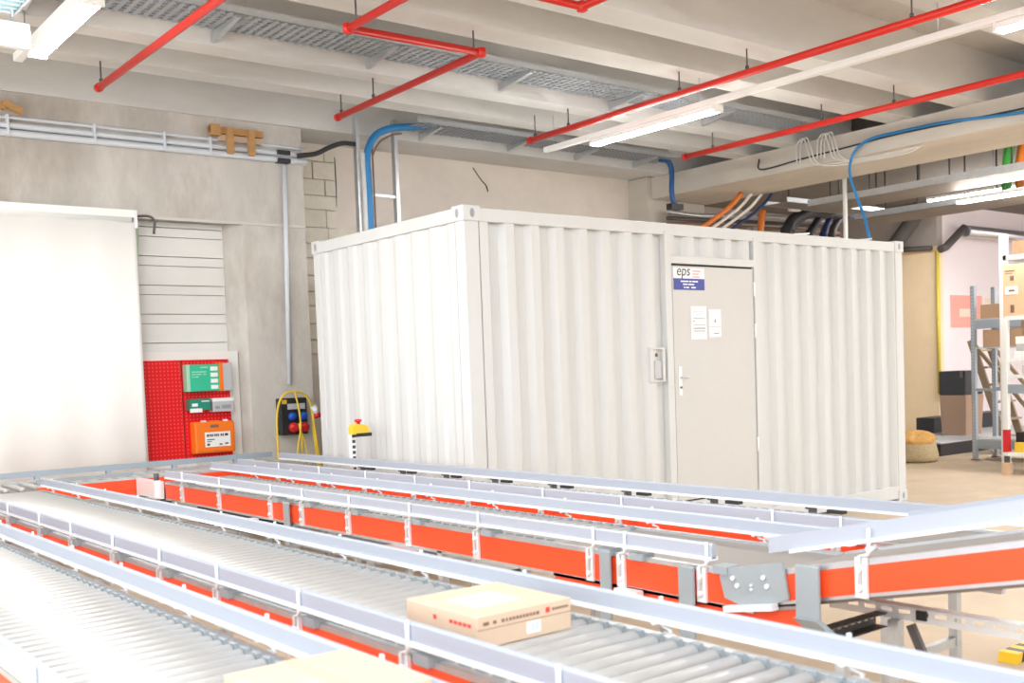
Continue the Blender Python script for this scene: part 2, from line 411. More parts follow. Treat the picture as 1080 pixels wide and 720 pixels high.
# door signs
sx0,sx1=7.150-CX,7.561-CX
sg=put('door_sign',B(sx0,sx1,0.001,0.005,2.295,2.495),'paper_white',ct)
put('sign_band',B(sx0,sx1,-0.001,0.003,2.295,2.398),'sign_blue',sg)
tm=text_mesh('eps',0.135,'print_dark',0.0008,0.15)
t=bpy.data.objects.new('lettering',tm); COL.objects.link(t); t.parent=sg; t.location=(sx0+0.035,0.0,2.425); t.rotation_euler=(math.pi/2,0,0)
rl=MB()
for i in range(3):
    rl.box(sx0+0.25,sx0+0.25+(0.10,0.085,0.11)[i],-0.0005,0.003,2.412+0.026*i,2.418+0.026*i)
put('red_print',rl,'print_red',sg)
wln=MB()
for j,(zq,segs) in enumerate(((2.372,((0.09,0.19),(0.2,0.235),(0.245,0.32))),(2.345,((0.12,0.18),(0.19,0.27))),(2.317,((0.13,0.15),(0.16,0.20),(0.23,0.29))))):
    for a,b in segs: wln.box(sx0+a,sx0+b,-0.002,0.0,zq-0.006,zq+0.006)
put('white_print',wln,'paper_white',sg)
nt=put('notice_sheet',B(7.367-CX,7.577-CX,0.001,0.005,1.845,2.148),'paper_white',ct)
nl=MB(); x0=7.367-CX
for zq,a,b,hh in ((2.095,0.03,0.18,0.004),(2.075,0.03,0.17,0.003),(2.035,0.03,0.19,0.007),(2.01,0.03,0.05,0.012),(1.975,0.03,0.19,0.006),(1.945,0.03,0.19,0.011),(1.92,0.03,0.19,0.008),(1.895,0.04,0.18,0.003)):
    nl.box(x0+a,x0+b,-0.0005,0.003,zq-hh/2,zq+hh/2)
put('notice_print',nl,'print_grey',nt)
n2=put('notice_sheet',B(7.605-CX,7.790-CX,0.001,0.005,1.850,2.130),'paper_white',ct)
nl=MB(); x0=7.605-CX; x1=7.790-CX
for i in range(9):
    nl.box(x0+0.006+i*0.0205,x0+0.016+i*0.0205,-0.0005,0.003,2.118,2.128); nl.box(x0+0.006+i*0.0205,x0+0.016+i*0.0205,-0.0005,0.003,1.852,1.862)
for i in range(12):
    zq=1.868+i*0.0205
    nl.box(x0+0.002,x0+0.009,-0.0005,0.003,zq,zq+0.012); nl.box(x1-0.009,x1-0.002,-0.0005,0.003,zq,zq+0.012)
nl.box(x0+0.02,x1-0.02,-0.0005,0.003,1.955,1.959); nl.box(x0+0.07,x0+0.14,-0.0005,0.003,1.892,1.902)
nl.add([(x0+0.075,0.0,2.0),(x0+0.11,0.0,2.0),(x0+0.0925,0.0,2.045)],[(0,1,2)])
put('notice_print',nl,'print_grey',n2)
# recessed switch box beside the door
rx0,rx1=6.815-CX,7.007-CX
put('switch_recess',MB().box(rx0,rx0+0.035,-0.004,0.05,1.486,1.759).box(rx1-0.03,rx1,-0.004,0.05,1.486,1.759).box(rx0,rx1,-0.004,0.05,1.76,1.775).box(rx0,rx1,-0.004,0.05,1.47,1.485),'container_white',ct)
sb=put('switch_plate',B(rx0+0.03,rx1-0.025,0.035,0.045,1.48,1.765),'container_door',ct)
put('card_reader',B(rx0+0.065,rx1-0.045,0.005,0.036,1.50,1.66),'kit_grey',sb,0.004)
put('key_switch',MB().tube([((rx0+rx1)/2,0.036,1.71),((rx0+rx1)/2,0.012,1.71)],0.018,12),'dark_steel',sb)
# small flat white lugs lying on the roof edge
ru=thing('roof_strip','white flat strip resting on the container roof by the thin pole','strip',(10.3,6.62,CH-0.012))
put('strip',MB().obox((-0.55,1.0,0.01),(0.35,0.25,0.06),0.10,0.012),'paper_white',ru)
ru=thing('roof_strip','white flat strip resting on the container roof above the door','strip',(9.2,6.62,CH-0.012))
put('strip',MB().obox((-0.7,1.0,0.01),(0.3,0.25,0.06),0.10,0.012),'paper_white',ru)
pl=tag(put('thin_pole',MB().tube([(12.6,8.51,0),(12.6,8.51,3.2),(12.6,8.51,4.49)],0.03,8),'lamp_white'),'thin white upright pole behind the container and girder','pole')

# ================================================================== CONVEYORS
ZR,ZP=0.93,0.84       # guide rail top, roller plane
RP=0.075; RR=0.0225
def rail_mb(y0,y1,z0=0.872,z1=0.93,slope=None):
    """rail along y at x=0"""
    prof=[(-0.011,z0),(0.011,z0),(0.011,z1-0.006),(0.006,z1),(-0.006,z1),(-0.011,z1-0.006)]
    return MB().prism(prof,(0,y0,0),(1,0,0),(0,0,1),(0,1,0),y1-y0)
def lip_mb(y0,y1,z0=0.866):
    return MB().box(-0.021,0.021,y0,y1,z0,z0+0.012)
roller_cache={}
def roller_mesh(ln):
    k=round(ln,3)
    if k not in roller_cache:
        roller_cache[k]=MB().lathe([(0.008,-0.014),(0.008,0.0),(RR-0.004,0.001),(RR,0.006),(RR,ln-0.006),(RR-0.004,ln-0.001),(0.008,ln),(0.008,ln+0.014)],(0,0,0),12,(1,0,0)).mesh('roller','roller_steel')
    return roller_cache[k]
brk=None
def bracket_mesh():
    """guide rail bracket: plate on the profile, Z bend, rod up the outside of the rail (outside = -x)"""
    global brk
    if brk is None:
        m=MB()
        m.box(-0.012,0.0,-0.022,0.022,0.700,0.835)             # plate
        m.tube([(-0.016,0,0.72),(-0.016,0,0.842),(-0.016,-0.03,0.848),(-0.016,-0.035,0.86),(-0.016,-0.035,0.935)],0.0065,6)
        m.tube([(-0.012,0,0.735),(-0.024,0,0.735)],0.010,8); m.tube([(-0.012,0,0.80),(-0.024,0,0.80)],0.010,8)
        m.tube([(-0.020,-0.035,0.868),(0.02,-0.035,0.868)],0.011,8)
        brk=m.mesh('rail_bracket','bracket_white')
    return brk
conn=None
def connector_mesh():
    global conn
    if conn is None:
        m=MB().box(-0.022,0.05,-0.035,0.035,0.822,0.852); conn=m.mesh('connector_box','grey_steel')
    return conn
legm=None
def lane(label,x0,x1,y0,y1,br_near,br_far,roll0=None,rail_n=None,rail_f=None,legs=(),bed=None,group='roller conveyor lanes',cover_far=True):
    """x0,x1 outside faces. rollers from roll0 to y1"""
    t=thing('roller_conveyor',label,'conveyor',(0,0,0),group)
    roll0=y0 if roll0 is None else roll0
    ins=0.03
    for xa,s in ((x0,1),(x1,-1)):
        f=MB()
        X=sorted((xa,xa+s*ins)); 
        f.box(X[0],X[1],y0,y1,0.818,0.836); f.box(X[0],X[1],y0,y1,0.690,0.705)
        Y=sorted((xa+s*0.006,xa+s*ins)); f.box(Y[0],Y[1],y0,y1,0.705,0.818)
        put('side_frame',f,'galvanized',t)
        if s==1 or cover_far:
            Z=sorted((xa-s*0.001,xa+s*0.006)); put('side_cover',B(Z[0],Z[1],y0+0.01,y1-0.01,0.7055,0.8175),'profile_red',t)
        # bearing blocks along the frame: small dark seats for roller axles
    # comb strips the axle ends sit in
    n=int((y1-roll0)/RP)
    cb=MB()
    for xa,s in ((x0+ins,1),(x1-ins,-1)):
        for i in range(n):
            yy=roll0+RP*(i+0.5); X=sorted((xa,xa+s*0.016)); cb.box(X[0],X[1],yy-0.018,yy+0.018,0.80,0.842)
    o=put('axle_seats',cb,'grey_steel',t); o['kind']='stuff'
    me=roller_mesh(x1-x0-2*ins-0.034)
    for i in range(n):
        put('roller',me,None,t,loc=(x0+ins+0.017,roll0+RP*(i+0.5),ZP-RR))
    if bed:
        put('slider_bed',B(x0+ins,x1-ins,bed[0],bed[1],0.805,0.826),'belt_grey',t)
    for xa,s,rr,bl in ((x0,1,rail_n,br_near),(x1,-1,rail_f,br_far)):
        if rr:
            ra=put('guide_rail',rail_mb(rr[0],rr[1]),'rail_aluminium',t,loc=(xa,0,0))
            put('rail_lip',lip_mb(rr[0],rr[1]),'rail_lip_lit',ra)
        for yb in bl:
            b=put('rail_bracket',bracket_mesh(),None,t,loc=(xa-s*0.002,yb,0))
            if s==-1: b.rotation_euler=(0,0,math.pi)
            if s==1:
                c=put('connector_box',connector_mesh(),None,t,loc=(xa,yb-0.10,0))
    for yl in legs:
        for xa in (x0+0.02,x1-0.02):
            put('leg',MB().box(xa-0.02,xa+0.02,yl-0.02,yl+0.02,0.02,0.70),'galvanized',t)
            put('foot',MB().box(xa-0.05,xa+0.05,yl-0.05,yl+0.05,0.0,0.02),'dark_steel',t)
        put('cross_bar',B(x0+0.02,x1-0.02,yl-0.015,yl+0.015,0.30,0.34),'galvanized',t)
    return t
def fr(a,b,st):
    out=[]; v=a
    while v<b: out.append(v); v+=st
    return out
Y_END=8.62
L1=lane('nearest roller conveyor lane with a cardboard box at its front end',0.675,1.29,0.5,Y_END,fr(0.9,8.5,0.63),fr(0.9,8.5,0.63),rail_n=(0.5,Y_END),rail_f=(0.5,Y_END),legs=(1.0,3.0,5.0,7.0,8.4))
L2=lane('roller conveyor lane carrying the labelled flat cardboard box',1.56,2.205,0.5,Y_END,[6.877,6.186,5.602,4.955,4.362,3.775,3.125,2.482,1.85,1.2],fr(0.85,8.5,0.63),rail_n=(0.5,Y_END),rail_f=(0.5,Y_END),legs=(1.0,3.1,5.2,7.2,8.4))
L3=lane('roller conveyor lane with tall orange-red side meeting the inclined belt',3.05,3.635,2.48,8.35,[7.967,7.264,6.435,5.994,5.414,4.776,4.164,3.345,3.155,2.716],fr(2.9,8.2,0.63),roll0=3.62,rail_n=(2.66,8.30),rail_f=(2.45,8.80),legs=(6.16,4.5,8.2),bed=(2.46,3.62))
L4=lane('farthest roller conveyor lane running along the white container',3.92,4.50,2.0,8.9,[6.702,6.05,5.428,4.71,4.066,3.084,2.724,7.4,8.1],[],roll0=3.05,rail_n=(2.40,8.9),rail_f=(1.2,9.25),legs=(2.5,4.3,6.2,8.4),bed=(2.0,3.05))
# posts carrying the far rail of the farthest lane: slim clamps and dark sensors
for yb in (7.67,7.05,6.45,5.85,5.22,4.53,3.85,3.2,2.6):
    put('rail_clamp',MB().box(4.492,4.53,yb+0.06,yb+0.085,0.70,0.90).box(4.485,4.50,yb+0.05,yb+0.1,0.855,0.868),'dark_steel',L4)
    put('sensor',MB().box(4.47,4.51,yb-0.13,yb-0.04,0.846,0.864),'black_plastic',L4)
# grey stand plates on the lane with the tall side, down to floor beams
def stand_plate(par,ya,yb_,ztop,zbot,x=3.028,sk=0.0):
    m=MB().add([(x,ya,ztop),(x,yb_,ztop),(x,yb_+sk,zbot),(x,ya+sk,zbot),(x-0.012,ya,ztop-0.004),(x-0.012,yb_,ztop-0.004),(x-0.012,yb_+sk,zbot),(x-0.012,ya+sk,zbot)],
      [(0,1,2,3),(4,5,6,7),(0,1,5,4),(1,2,6,5),(2,3,7,6),(3,0,4,7)])
    return put('stand_plate',m,'grey_steel',par,0.0015)
stand_plate(L3,6.13,6.20,0.835,0.56); stand_plate(L3,3.20,3.26,0.845,0.50); stand_plate(L3,2.74,2.815,0.835,0.40)
# lower red profile under the joint (return strand)
lo=MB()
lo.prism([(3.60,0.60),(2.52,0.60),(2.24,0.655),(2.24,0.745),(2.52,0.690),(3.60,0.690)],(3.06,0,0),(0,1,0),(0,0,1),(1,0,0),0.03)
put('return_cover',lo,'profile_red',L3)
put('return_flange',MB().prism([(3.60,0.690),(2.52,0.690),(2.24,0.745),(2.24,0.757),(2.52,0.702),(3.60,0.702)],(3.05,0,0),(0,1,0),(0,0,1),(1,0,0),0.06),'belt_grey',L3)
# light sheet guards and a black block standing for shade below this lane
put('drip_tray',B(3.0,3.5,5.0,6.0,0.58,0.60),'grey_steel',L3)
put('shade_block',B(3.07,3.40,6.75,7.75,0.56,0.69),'black_plastic',L3)
put('cable_bracket',MB().box(3.0,3.04,6.62,6.70,0.60,0.69),'bracket_white',L3)
put('cable_bracket',MB().box(3.0,3.04,3.03,3.16,0.62,0.70),'bracket_white',L3)
put('hanger_bracket',MB().box(3.0,3.06,4.66,4.95,0.655,0.69).box(3.02,3.06,4.66,4.98,0.60,0.66),'galvanized',L3)

# inclined belt conveyor
SL=0.222
inc=thing('incline_belt_conveyor','inclined grey belt conveyor with orange-red sides rising to the right','conveyor',(0,0,0))
def zi(y): return 0.22*(2.48-y)          # lift above the level line
ya,yb_=2.47,-0.6
def slant(xa,xb,z0,z1,y0=ya,y1=yb_):
    return MB().prism([(y0,z0+zi(y0)),(y1,z0+zi(y1)),(y1,z1+zi(y1)),(y0,z1+zi(y0))],(xa,0,0),(0,1,0),(0,0,1),(1,0,0),xb-xa)
for xa,s in ((3.05,1),(3.635,-1)):
    X=sorted((xa,xa+s*0.03)); Y=sorted((xa-s*0.001,xa+s*0.008)); W_=sorted((xa+s*0.008,xa+s*0.03))
    fm=slant(X[0],X[1],0.822,0.842); f2=slant(X[0],X[1],0.715,0.727); f3=slant(W_[0],W_[1],0.727,0.822)
    for q in (f2,f3): fm.add(q.v,q.f)
    put('side_frame',fm,'galvanized',inc); put('side_cover',slant(Y[0],Y[1],0.7275,0.8215),'profile_red',inc)
put('belt',slant(3.08,3.605,0.805,0.832),'belt_grey',inc)
put('belt_return',slant(3.09,3.595,0.70,0.712),'belt_grey',inc)
gr=put('guide_rail',slant(3.045,3.066,0.905,0.962,2.40,yb_),'rail_aluminium',inc)
put('rail_lip',slant(3.03,3.072,0.896,0.908,2.30,yb_),'rail_lip_lit',gr)
gr=put('guide_rail',slant(3.62,3.641,0.905,0.962,2.2,yb_),'rail_aluminium',inc)
put('rail_lip',slant(3.61,3.652,0.896,0.908,2.2,yb_),'rail_lip_lit',gr)
for yq in (2.02,1.2,0.4):
    dz=zi(yq)
    b=put('rail_bracket',bracket_mesh(),None,inc,loc=(3.047,yq,dz+0.015)); b.rotation_euler=(-math.atan(0.22)*0,0,0)
m=MB().add([(3.034,2.63,0.840),(3.034,2.335,0.898),(3.034,2.31,0.77),(3.034,2.37,0.745),(3.034,2.50,0.712),(3.034,2.60,0.735),
            (3.045,2.63,0.840),(3.045,2.335,0.898),(3.045,2.31,0.77),(3.045,2.37,0.745),(3.045,2.50,0.712),(3.045,2.60,0.735)],
     [(0,1,2,3,4,5),(6,7,8,9,10,11)]+[(i,(i+1)%6,6+(i+1)%6,6+i) for i in range(6)])
jp=put('joint_plate',m,'grey_steel',inc)
bm_=MB()
for yq,zq in ((2.555,0.815),(2.535,0.79),(2.415,0.835),(2.40,0.805),(2.47,0.80),(2.47,0.785)):
    bm_.tube([(3.034,yq,zq),(3.024,yq,zq)],0.009 if yq!=2.47 else 0.005,8)
put('bolts',bm_,'bracket_white',jp)
put('joint_lip',MB().obox((3.02,2.58,0.700),(3.02,2.36,0.737),0.04,0.022),'bracket_white',jp)
stand_plate(inc,2.17,2.265,0.905,0.72,3.025); 
put('stand_plate',MB().add([(3.025,2.17,0.72),(3.025,2.265,0.72),(3.10,2.20,0.62),(3.10,2.10,0.62),(2.995,2.17,0.72),(2.995,2.265,0.72),(3.07,2.20,0.62),(3.07,2.10,0.62)],
    [(0,1,2,3),(4,5,6,7),(0,1,5,4),(1,2,6,5),(2,3,7,6),(3,0,4,7)]),'grey_steel',inc)
def slotted(p0,p1,wd,ht,nslots,mat='bracket_white',slotlen=0.5):
    """U channel: web with real slots, top and bottom flange"""
    p0=Vector(p0);p1=Vector(p1);d=p1-p0;m=MB();u=Vector((0,0,1));s_=d.normalized().cross(u).normalized()
    m.obox(p0+u*ht*0.39,p1+u*ht*0.39,0.004,ht*0.22); m.obox(p0-u*ht*0.26,p1-u*ht*0.26,0.004,ht*0.48)
    for i in range(nslots+1):
        a=(i-slotlen/2*0.7)/nslots; b=(i+slotlen/2*0.7)/nslots; a=max(0,a); b=min(1,b)
        m.obox(p0+d*a+u*ht*0.13,p0+d*b+u*ht*0.13,0.004,ht*0.31)
    m.obox(p0+u*ht*0.5+s_*(-wd/2),p1+u*ht*0.5+s_*(-wd/2),wd,0.004); m.obox(p0-u*ht*0.5+s_*(-wd/2),p1-u*ht*0.5+s_*(-wd/2),wd,0.004)
    return m
put('slotted_channel',slotted((3.47,0.6,0.675),(3.47,2.45,0.675),-0.05,0.048,26),'bracket_white',inc)
put('slotted_channel',slotted((3.10,2.25,0.64),(3.47,2.25,0.64),-0.05,0.05,9),'dark_steel',inc)
put('channel_clip',B(3.460,3.49,2.04,2.08,0.66,0.695),'black_plastic',inc)
for (xl,yl) in ((3.46,2.16),(3.46,0.7),(3.12,0.7)):
    put('leg',MB().box(xl-0.02,xl+0.02,yl-0.02,yl+0.02,0.02,0.65),'galvanized',inc); put('foot',B(xl-0.05,xl+0.05,yl-0.05,yl+0.05,0,0.02),'dark_steel',inc)
put('leg',MB().box(3.08,3.12,2.12,2.16,0.02,0.63),'galvanized',inc); put('foot',B(3.05,3.15,2.09,2.19,0,0.02),'dark_steel',inc)
put('brace',MB().obox((3.46,2.10,0.64),(3.46,1.85,0.10),0.03,0.02,(1,0,0)),'dark_steel',inc)

# transfer conveyor along the wall, collecting all lanes
tr=thing('transfer_conveyor','roller conveyor crossing in front of the red tool boards','conveyor',(0,0,0))
TX0,TX1,TY0,TY1=0.3,4.60,8.95,9.62
for yv,s in ((TY0,1),(TY1,-1)):
    XA=2.24 if s==1 else TX0
    Y=sorted((yv,yv+s*0.03)); put('side_frame',MB().box(XA,TX1,Y[0],Y[1],0.69,0.84),'galvanized',tr)
    Y=sorted((yv-s*0.002,yv+s*0.004)); put('side_cover',B(XA,TX1,Y[0],Y[1],0.70,0.825),'profile_red',tr)
me=MB().lathe([(0.008,-0.014),(0.008,0.0),(RR-0.004,0.001),(RR,0.006),(RR,0.56),(RR-0.004,0.566),(0.008,0.567),(0.008,0.58)],(0,0,0),10,(0,1,0)).mesh('roller','roller_steel')
x=TX0+0.05
while x<TX1:
    put('roller',me,None,tr,loc=(x,TY0+0.052,ZP-RR)); x+=0.12
put('guide_rail',MB().box(TX0,TX1,TY1+0.01,TY1+0.035,0.865,0.915),'rack_blue_grey',tr)
put('guide_rail',MB().box(2.24,3.0,TY0-0.02,TY0+0.0,0.86,0.89),'grey_steel',tr)
for xx in fr(0.6,4.6,0.6):
    put('rail_bracket',MB().box(xx,xx+0.04,TY1,TY1+0.05,0.72,0.88),'rack_blue_grey',tr)
put('corner_plate',MB().box(3.02,3.045,8.36,8.93,0.70,0.84).box(2.985,3.045,8.42,8.56,0.70,0.845),'bracket_white',tr)
put('corner_motor',MB().box(3.06,3.16,8.36,8.50,0.66,0.78).tube([(3.02,8.45,0.84),(3.02,8.45,0.90)],0.022,8),'dark_steel',tr)
for xx in (0.5,1.9,3.3,4.5):
    for yy in (TY0+0.02,TY1-0.02):
        put('leg',MB().box(xx-0.02,xx+0.02,yy-0.02,yy+0.02,0.0,0.70),'galvanized',tr)

# ------------------------------------------------------------------ boxes on the conveyors
def dashes(mb,face,segs,plane):
    for s in segs: mb.box(*s)
bx=thing('cardboard_box','flat cardboard box with a white label on top lying on the rollers','box',(1.705,2.345,ZP))
bl,bw,bh=0.345,0.36,0.092
put('carton',B(0,bl,0,bw,0,bh),'cardboard_pale',bx,0.003)
put('tape_seam',B(0.0,bl,-0.0008,0.0004,0.052,0.0535),'print_brown',bx)
put('top_label',B(0.07,0.235,0.10,0.25,bh-0.001,bh+0.0008),'paper_white',bx)
bc=put('barcode_label',B(0.175,0.225,-0.0016,0.0,0.014,0.048),'paper_white',bx)
q=MB()
for i,wq in enumerate((0.003,0.002,0.004,0.002,0.003,0.004,0.002)):
    q.box(0.181+i*0.0058,0.181+i*0.0058+wq,-0.0024,-0.001,0.02,0.043)
put('bars',q,'print_blue',bc)
q=MB()
for a,b in ((0.02,0.04),(0.055,0.066),(0.085,0.095),(0.10,0.107),(0.112,0.121),(0.125,0.133),(0.137,0.146),(0.15,0.158),(0.162,0.17),(0.174,0.183),(0.187,0.195),(0.199,0.207),(0.211,0.222)):
    q.box(a,b,-0.001,0.001,0.064,0.073)
for i in range(6): q.box(0.272+i*0.0105,0.279+i*0.0105,-0.001,0.001,0.066,0.074)
put('side_print',q,'print_brown',bx)
q=MB().box(0.247,0.262,-0.001,0.001,0.063,0.078).box(-0.001,0.001,0.20,0.215,0.055,0.068)
for i in range(5): q.box(-0.001,0.001,0.03+i*0.022,0.046+i*0.022,0.056,0.066)
put('red_print',q,'print_red',bx)
b2=thing('cardboard_box','pale cardboard box at the bottom edge on the nearest lane','box',(0.935,1.90,ZP))
put('carton',B(0,0.32,0,0.36,0,0.11),'cardboard_pale',b2,0.003)
put('tape',B(0.14,0.18,0.0,0.36,0.1095,0.1108),'cardboard',b2)
put('top_label',B(0.03,0.12,0.05,0.16,0.1095,0.1108),'paper_white',b2)

# emergency stop on a perforated post
es=thing('emergency_stop_post','perforated post with yellow and red emergency stop beside the container','emergency stop',(4.60,8.05,0))
put('post',MB().box(-0.025,0.02,-0.025,0.02,0,1.19),'paper_white',es)
q=MB()
for i in range(24): q.box(-0.018,0.012,-0.0265,-0.02,0.06+i*0.047,0.086+i*0.047)
put('slots',q,'print_dark',es)
eb=put('stop_box',MB().prism([(-0.03,1.12),(0.14,1.12),(0.12,1.19),(0.0,1.215),(-0.03,1.19)],(0,-0.07,0),(1,0,0),(0,0,1),(0,1,0),0.08),'yellow_plastic',es)
put('stop_base',B(0.0,0.15,-0.075,0.015,1.10,1.13),'black_plastic',eb)
put('stop_button',MB().lathe([(0.018,0),(0.018,0.02),(0.032,0.022),(0.034,0.038),(0.02,0.046)],(0.045,-0.03,1.205),12),'socket_red',eb)

# ================================================================== LEFT WALL OBJECTS
tag(put('backing_board',B(3.50,4.67,10.48,10.59,0.5,1.935),'board_white'),'white board fixed to the sectional door behind the red panels','board')
for (xa,xb,lab) in ((3.545,4.035,'empty red perforated tool panel next to the white blind'),(4.052,4.545,'red perforated tool panel holding the first aid kits')):
    pt=thing('perforated_panel',lab,'tool panel',(xa,10.44,0.85),'red tool panels')
    W_=xb-xa
    put('panel_sheet',B(0,W_,0,0.012,0,1.0),'pegboard_red',pt)
    put('panel_edge',MB().box(0,0.012,0.012,0.04,0,1.0).box(W_-0.012,W_,0.012,0.04,0,1.0).box(0,W_,0.012,0.04,0,0.012).box(0,W_,0.012,0.04,0.988,1.0),'panel_red',pt)
k1=thing('plaster_dispenser','green plaster dispenser with orange edge on the red panel','first aid kit',(4.06,10.32,1.53))
put('case',B(0,0.345,0.02,0.12,0,0.27),'kit_green',k1,0.006)
put('left_edge',B(-0.005,0.03,0.015,0.12,0,0.27),'kit_pale_green',k1,0.004)
q=MB()
for i in range(4): q.box(0.245,0.32,0.017,0.021,0.02+i*0.062,0.06+i*0.062)
put('plaster_packs',q,'paper_white',k1)
put('orange_edge',B(0.335,0.375,0.01,0.12,-0.005,0.285),'kit_orange',k1)
put('grey_bottle',B(0.375,0.475,0.015,0.10,-0.005,0.28),'kit_grey',k1,0.01)
q=MB()
for a,b,zq in ((0.05,0.2,0.19),(0.05,0.09,0.165),(0.1,0.15,0.165),(0.17,0.2,0.165),(0.14,0.22,0.235),(0.05,0.07,0.14),(0.08,0.12,0.14)): q.box(a,b,0.0185,0.021,zq,zq+0.011)
put('print',q,'kit_pale_green',k1)
k2=thing('eyewash_box','small dark green box below the plaster dispenser','first aid kit',(4.072,10.33,1.32))
put('case',B(0,0.215,0.0,0.11,0.02,0.135),'kit_dark_green',k2,0.004); put('tray',B(-0.005,0.12,-0.01,0.0,0.0,0.04),'paper_white',k2)
put('print',MB().box(0.02,0.08,-0.0015,0.0,0.06,0.09).box(0.12,0.20,-0.0015,0.0,0.105,0.115),'paper_white',k2)
k3=thing('glove_box','small grey dispenser box beside the dark green box','dispenser',(4.312,10.33,1.315))
put('case',B(0,0.22,0,0.11,0,0.135),'kit_grey',k3,0.006); put('lid',B(-0.003,0.223,-0.004,0.11,0.105,0.14),'paper_white',k3)
put('slot',MB().box(0.02,0.07,-0.002,0.0,0.03,0.06).box(0.09,0.19,-0.002,0.0,0.03,0.07),'print_grey',k3)
k4=thing('first_aid_case','orange first aid case with a white label on the red panel','first aid kit',(4.095,10.30,0.905))
put('case',B(0,0.425,0.0,0.14,0,0.315),'kit_orange',k4,0.02)
put('rim',B(-0.004,0.429,0.06,0.075,-0.003,0.318),'kit_orange',k4)
for a in (0.09,0.32): put('clasp',B(a,a+0.04,0.02,0.06,0.312,0.33),'paper_white',k4)
put('carry_handle',MB().box(0.16,0.27,0.02,0.05,0.313,0.325),'kit_orange',k4)
lb=put('label_plate',B(0.10,0.37,-0.003,0.002,0.06,0.21),'paper_white',k4)
q=MB()
for i,(a,b) in enumerate(((0.12,0.14),(0.145,0.155),(0.16,0.175),(0.18,0.19),(0.20,0.215),(0.22,0.235),(0.24,0.25),(0.265,0.28),(0.285,0.30),(0.31,0.345))): q.box(a,b,-0.0045,-0.002,0.165,0.19)
q.box(0.12,0.20,-0.0045,-0.002,0.13,0.14); q.box(0.12,0.17,-0.0045,-0.002,0.11,0.118); q.box(0.12,0.15,-0.0045,-0.002,0.075,0.095); q.box(0.25,0.28,-0.0045,-0.002,0.075,0.09); q.box(0.31,0.345,-0.0045,-0.002,0.08,0.095)
put('print',q,'print_dark',lb)
put('case_print',MB().box(0.165,0.25,-0.003,0.001,0.255,0.285),'print_brown',k4)

# roller blind
rb=thing('roller_blind','white roller blind lowered over the door on the left','blind',(0,10.2,0.35))
put('tube',MB().tube([(0.2,0.06,2.85),(3.55,0.06,2.85)],0.055,14),'white_metal',rb)
put('cassette',MB().box(0.2,3.57,0.0,0.16,2.86,2.93).box(0.2,3.57,0.12,0.16,2.76,2.9),'white_metal',rb)
# cloth with gentle vertical waves
m=MB(); nx,nz=90,2; vs=[]
for j in range(nz+1):
    for i in range(nx+1):
        xq=0.25+(3.585-0.25)*i/nx; zq=2.82*j/nz
        vs.append((xq,0.02+0.012*math.sin(xq*5.0)*(1-j/nz)+0.006*math.sin(xq*13),zq))
m.add(vs,[(j*(nx+1)+i,j*(nx+1)+i+1,(j+1)*(nx+1)+i+1,(j+1)*(nx+1)+i) for j in range(nz) for i in range(nx)],True)
cl=put('cloth',m,'blind_fabric',rb); md=cl.modifiers.new('solid','SOLIDIFY'); md.thickness=0.003
put('bottom_bar',MB().tube([(0.25,0.02,0.0),(3.58,0.02,0.0)],0.015,8),'white_metal',rb)
put('end_bracket',MB().box(3.57,3.60,0.0,0.18,2.76,2.93),'bracket_white',rb)
put('folded_edge',MB().add([(3.585,0.06,2.80),(3.66,0.14,2.80),(3.60,0.12,2.05)],[(0,1,2)]),'blind_green',rb)
put('crank',MB().tube(smooth_path([(3.6,0.08,2.88),(3.72,0.06,2.89),(3.78,0.05,2.85),(3.77,0.05,2.72)],4),0.012,6),'dark_steel',rb)

# conduits on the lintel
for zq,yq,rq,lab in ((3.925,10.375,0.032,'lowest'),(3.995,10.38,0.028,'middle'),(4.065,10.385,0.016,'thin top')):
    tag(put('conduit',MB().tube([(-5.5,yq-0.01,zq-0.015),(2.4,yq-0.01,zq),(5.25,yq-0.01,zq+0.01),(5.50,yq-0.01,zq+0.01)],rq,10),'pvc_conduit'),'%s grey conduit running along the concrete lintel'%lab,'conduit','conduits on the lintel')
for xx in (2.52,3.28,3.95,4.42):
    cc=put('conduit_clip',MB().box(xx,xx+0.018,10.325,10.40,3.90,4.085),'pvc_conduit',wall_left)
put('junction_clip',MB().box(5.16,5.30,10.31,10.40,3.985,4.03).box(5.16,5.30,10.31,10.40,3.90,3.945),'black_plastic',wall_left)
tag(put('conduit',MB().tube([(5.25,10.37,3.88),(5.19,10.37,1.56)],0.024,10),'pvc_conduit'),'vertical grey conduit dropping down the pillar to the socket box','conduit')
wd=thing('timber_bracket','wooden offcut bracket with two uprights above the conduits','bracket',(4.42,10.28,3.93))
put('cross_piece',B(0,0.58,0.03,0.10,0.20,0.265),'wood',wd); put('cross_piece',B(0.0,0.10,0.0,0.06,0.17,0.28),'wood',wd)
put('lower_piece',B(0.1,0.56,0.04,0.10,0.13,0.19),'cardboard_pale',wd)
for a in (0.17,0.40): put('upright',B(a,a+0.065,-0.01,0.04,0.0,0.26),'wood',wd)
wd=thing('timber_bracket','wooden offcut lying on the conduits at the left edge','bracket',(2.25,10.28,4.06))
put('block',MB().obox((0,0.05,0.13),(0.26,0.05,0.09),0.06,0.06),'wood',wd); put('block',MB().obox((0.24,0.03,0.12),(0.40,0.03,0.05),0.06,0.055),'wood',wd)

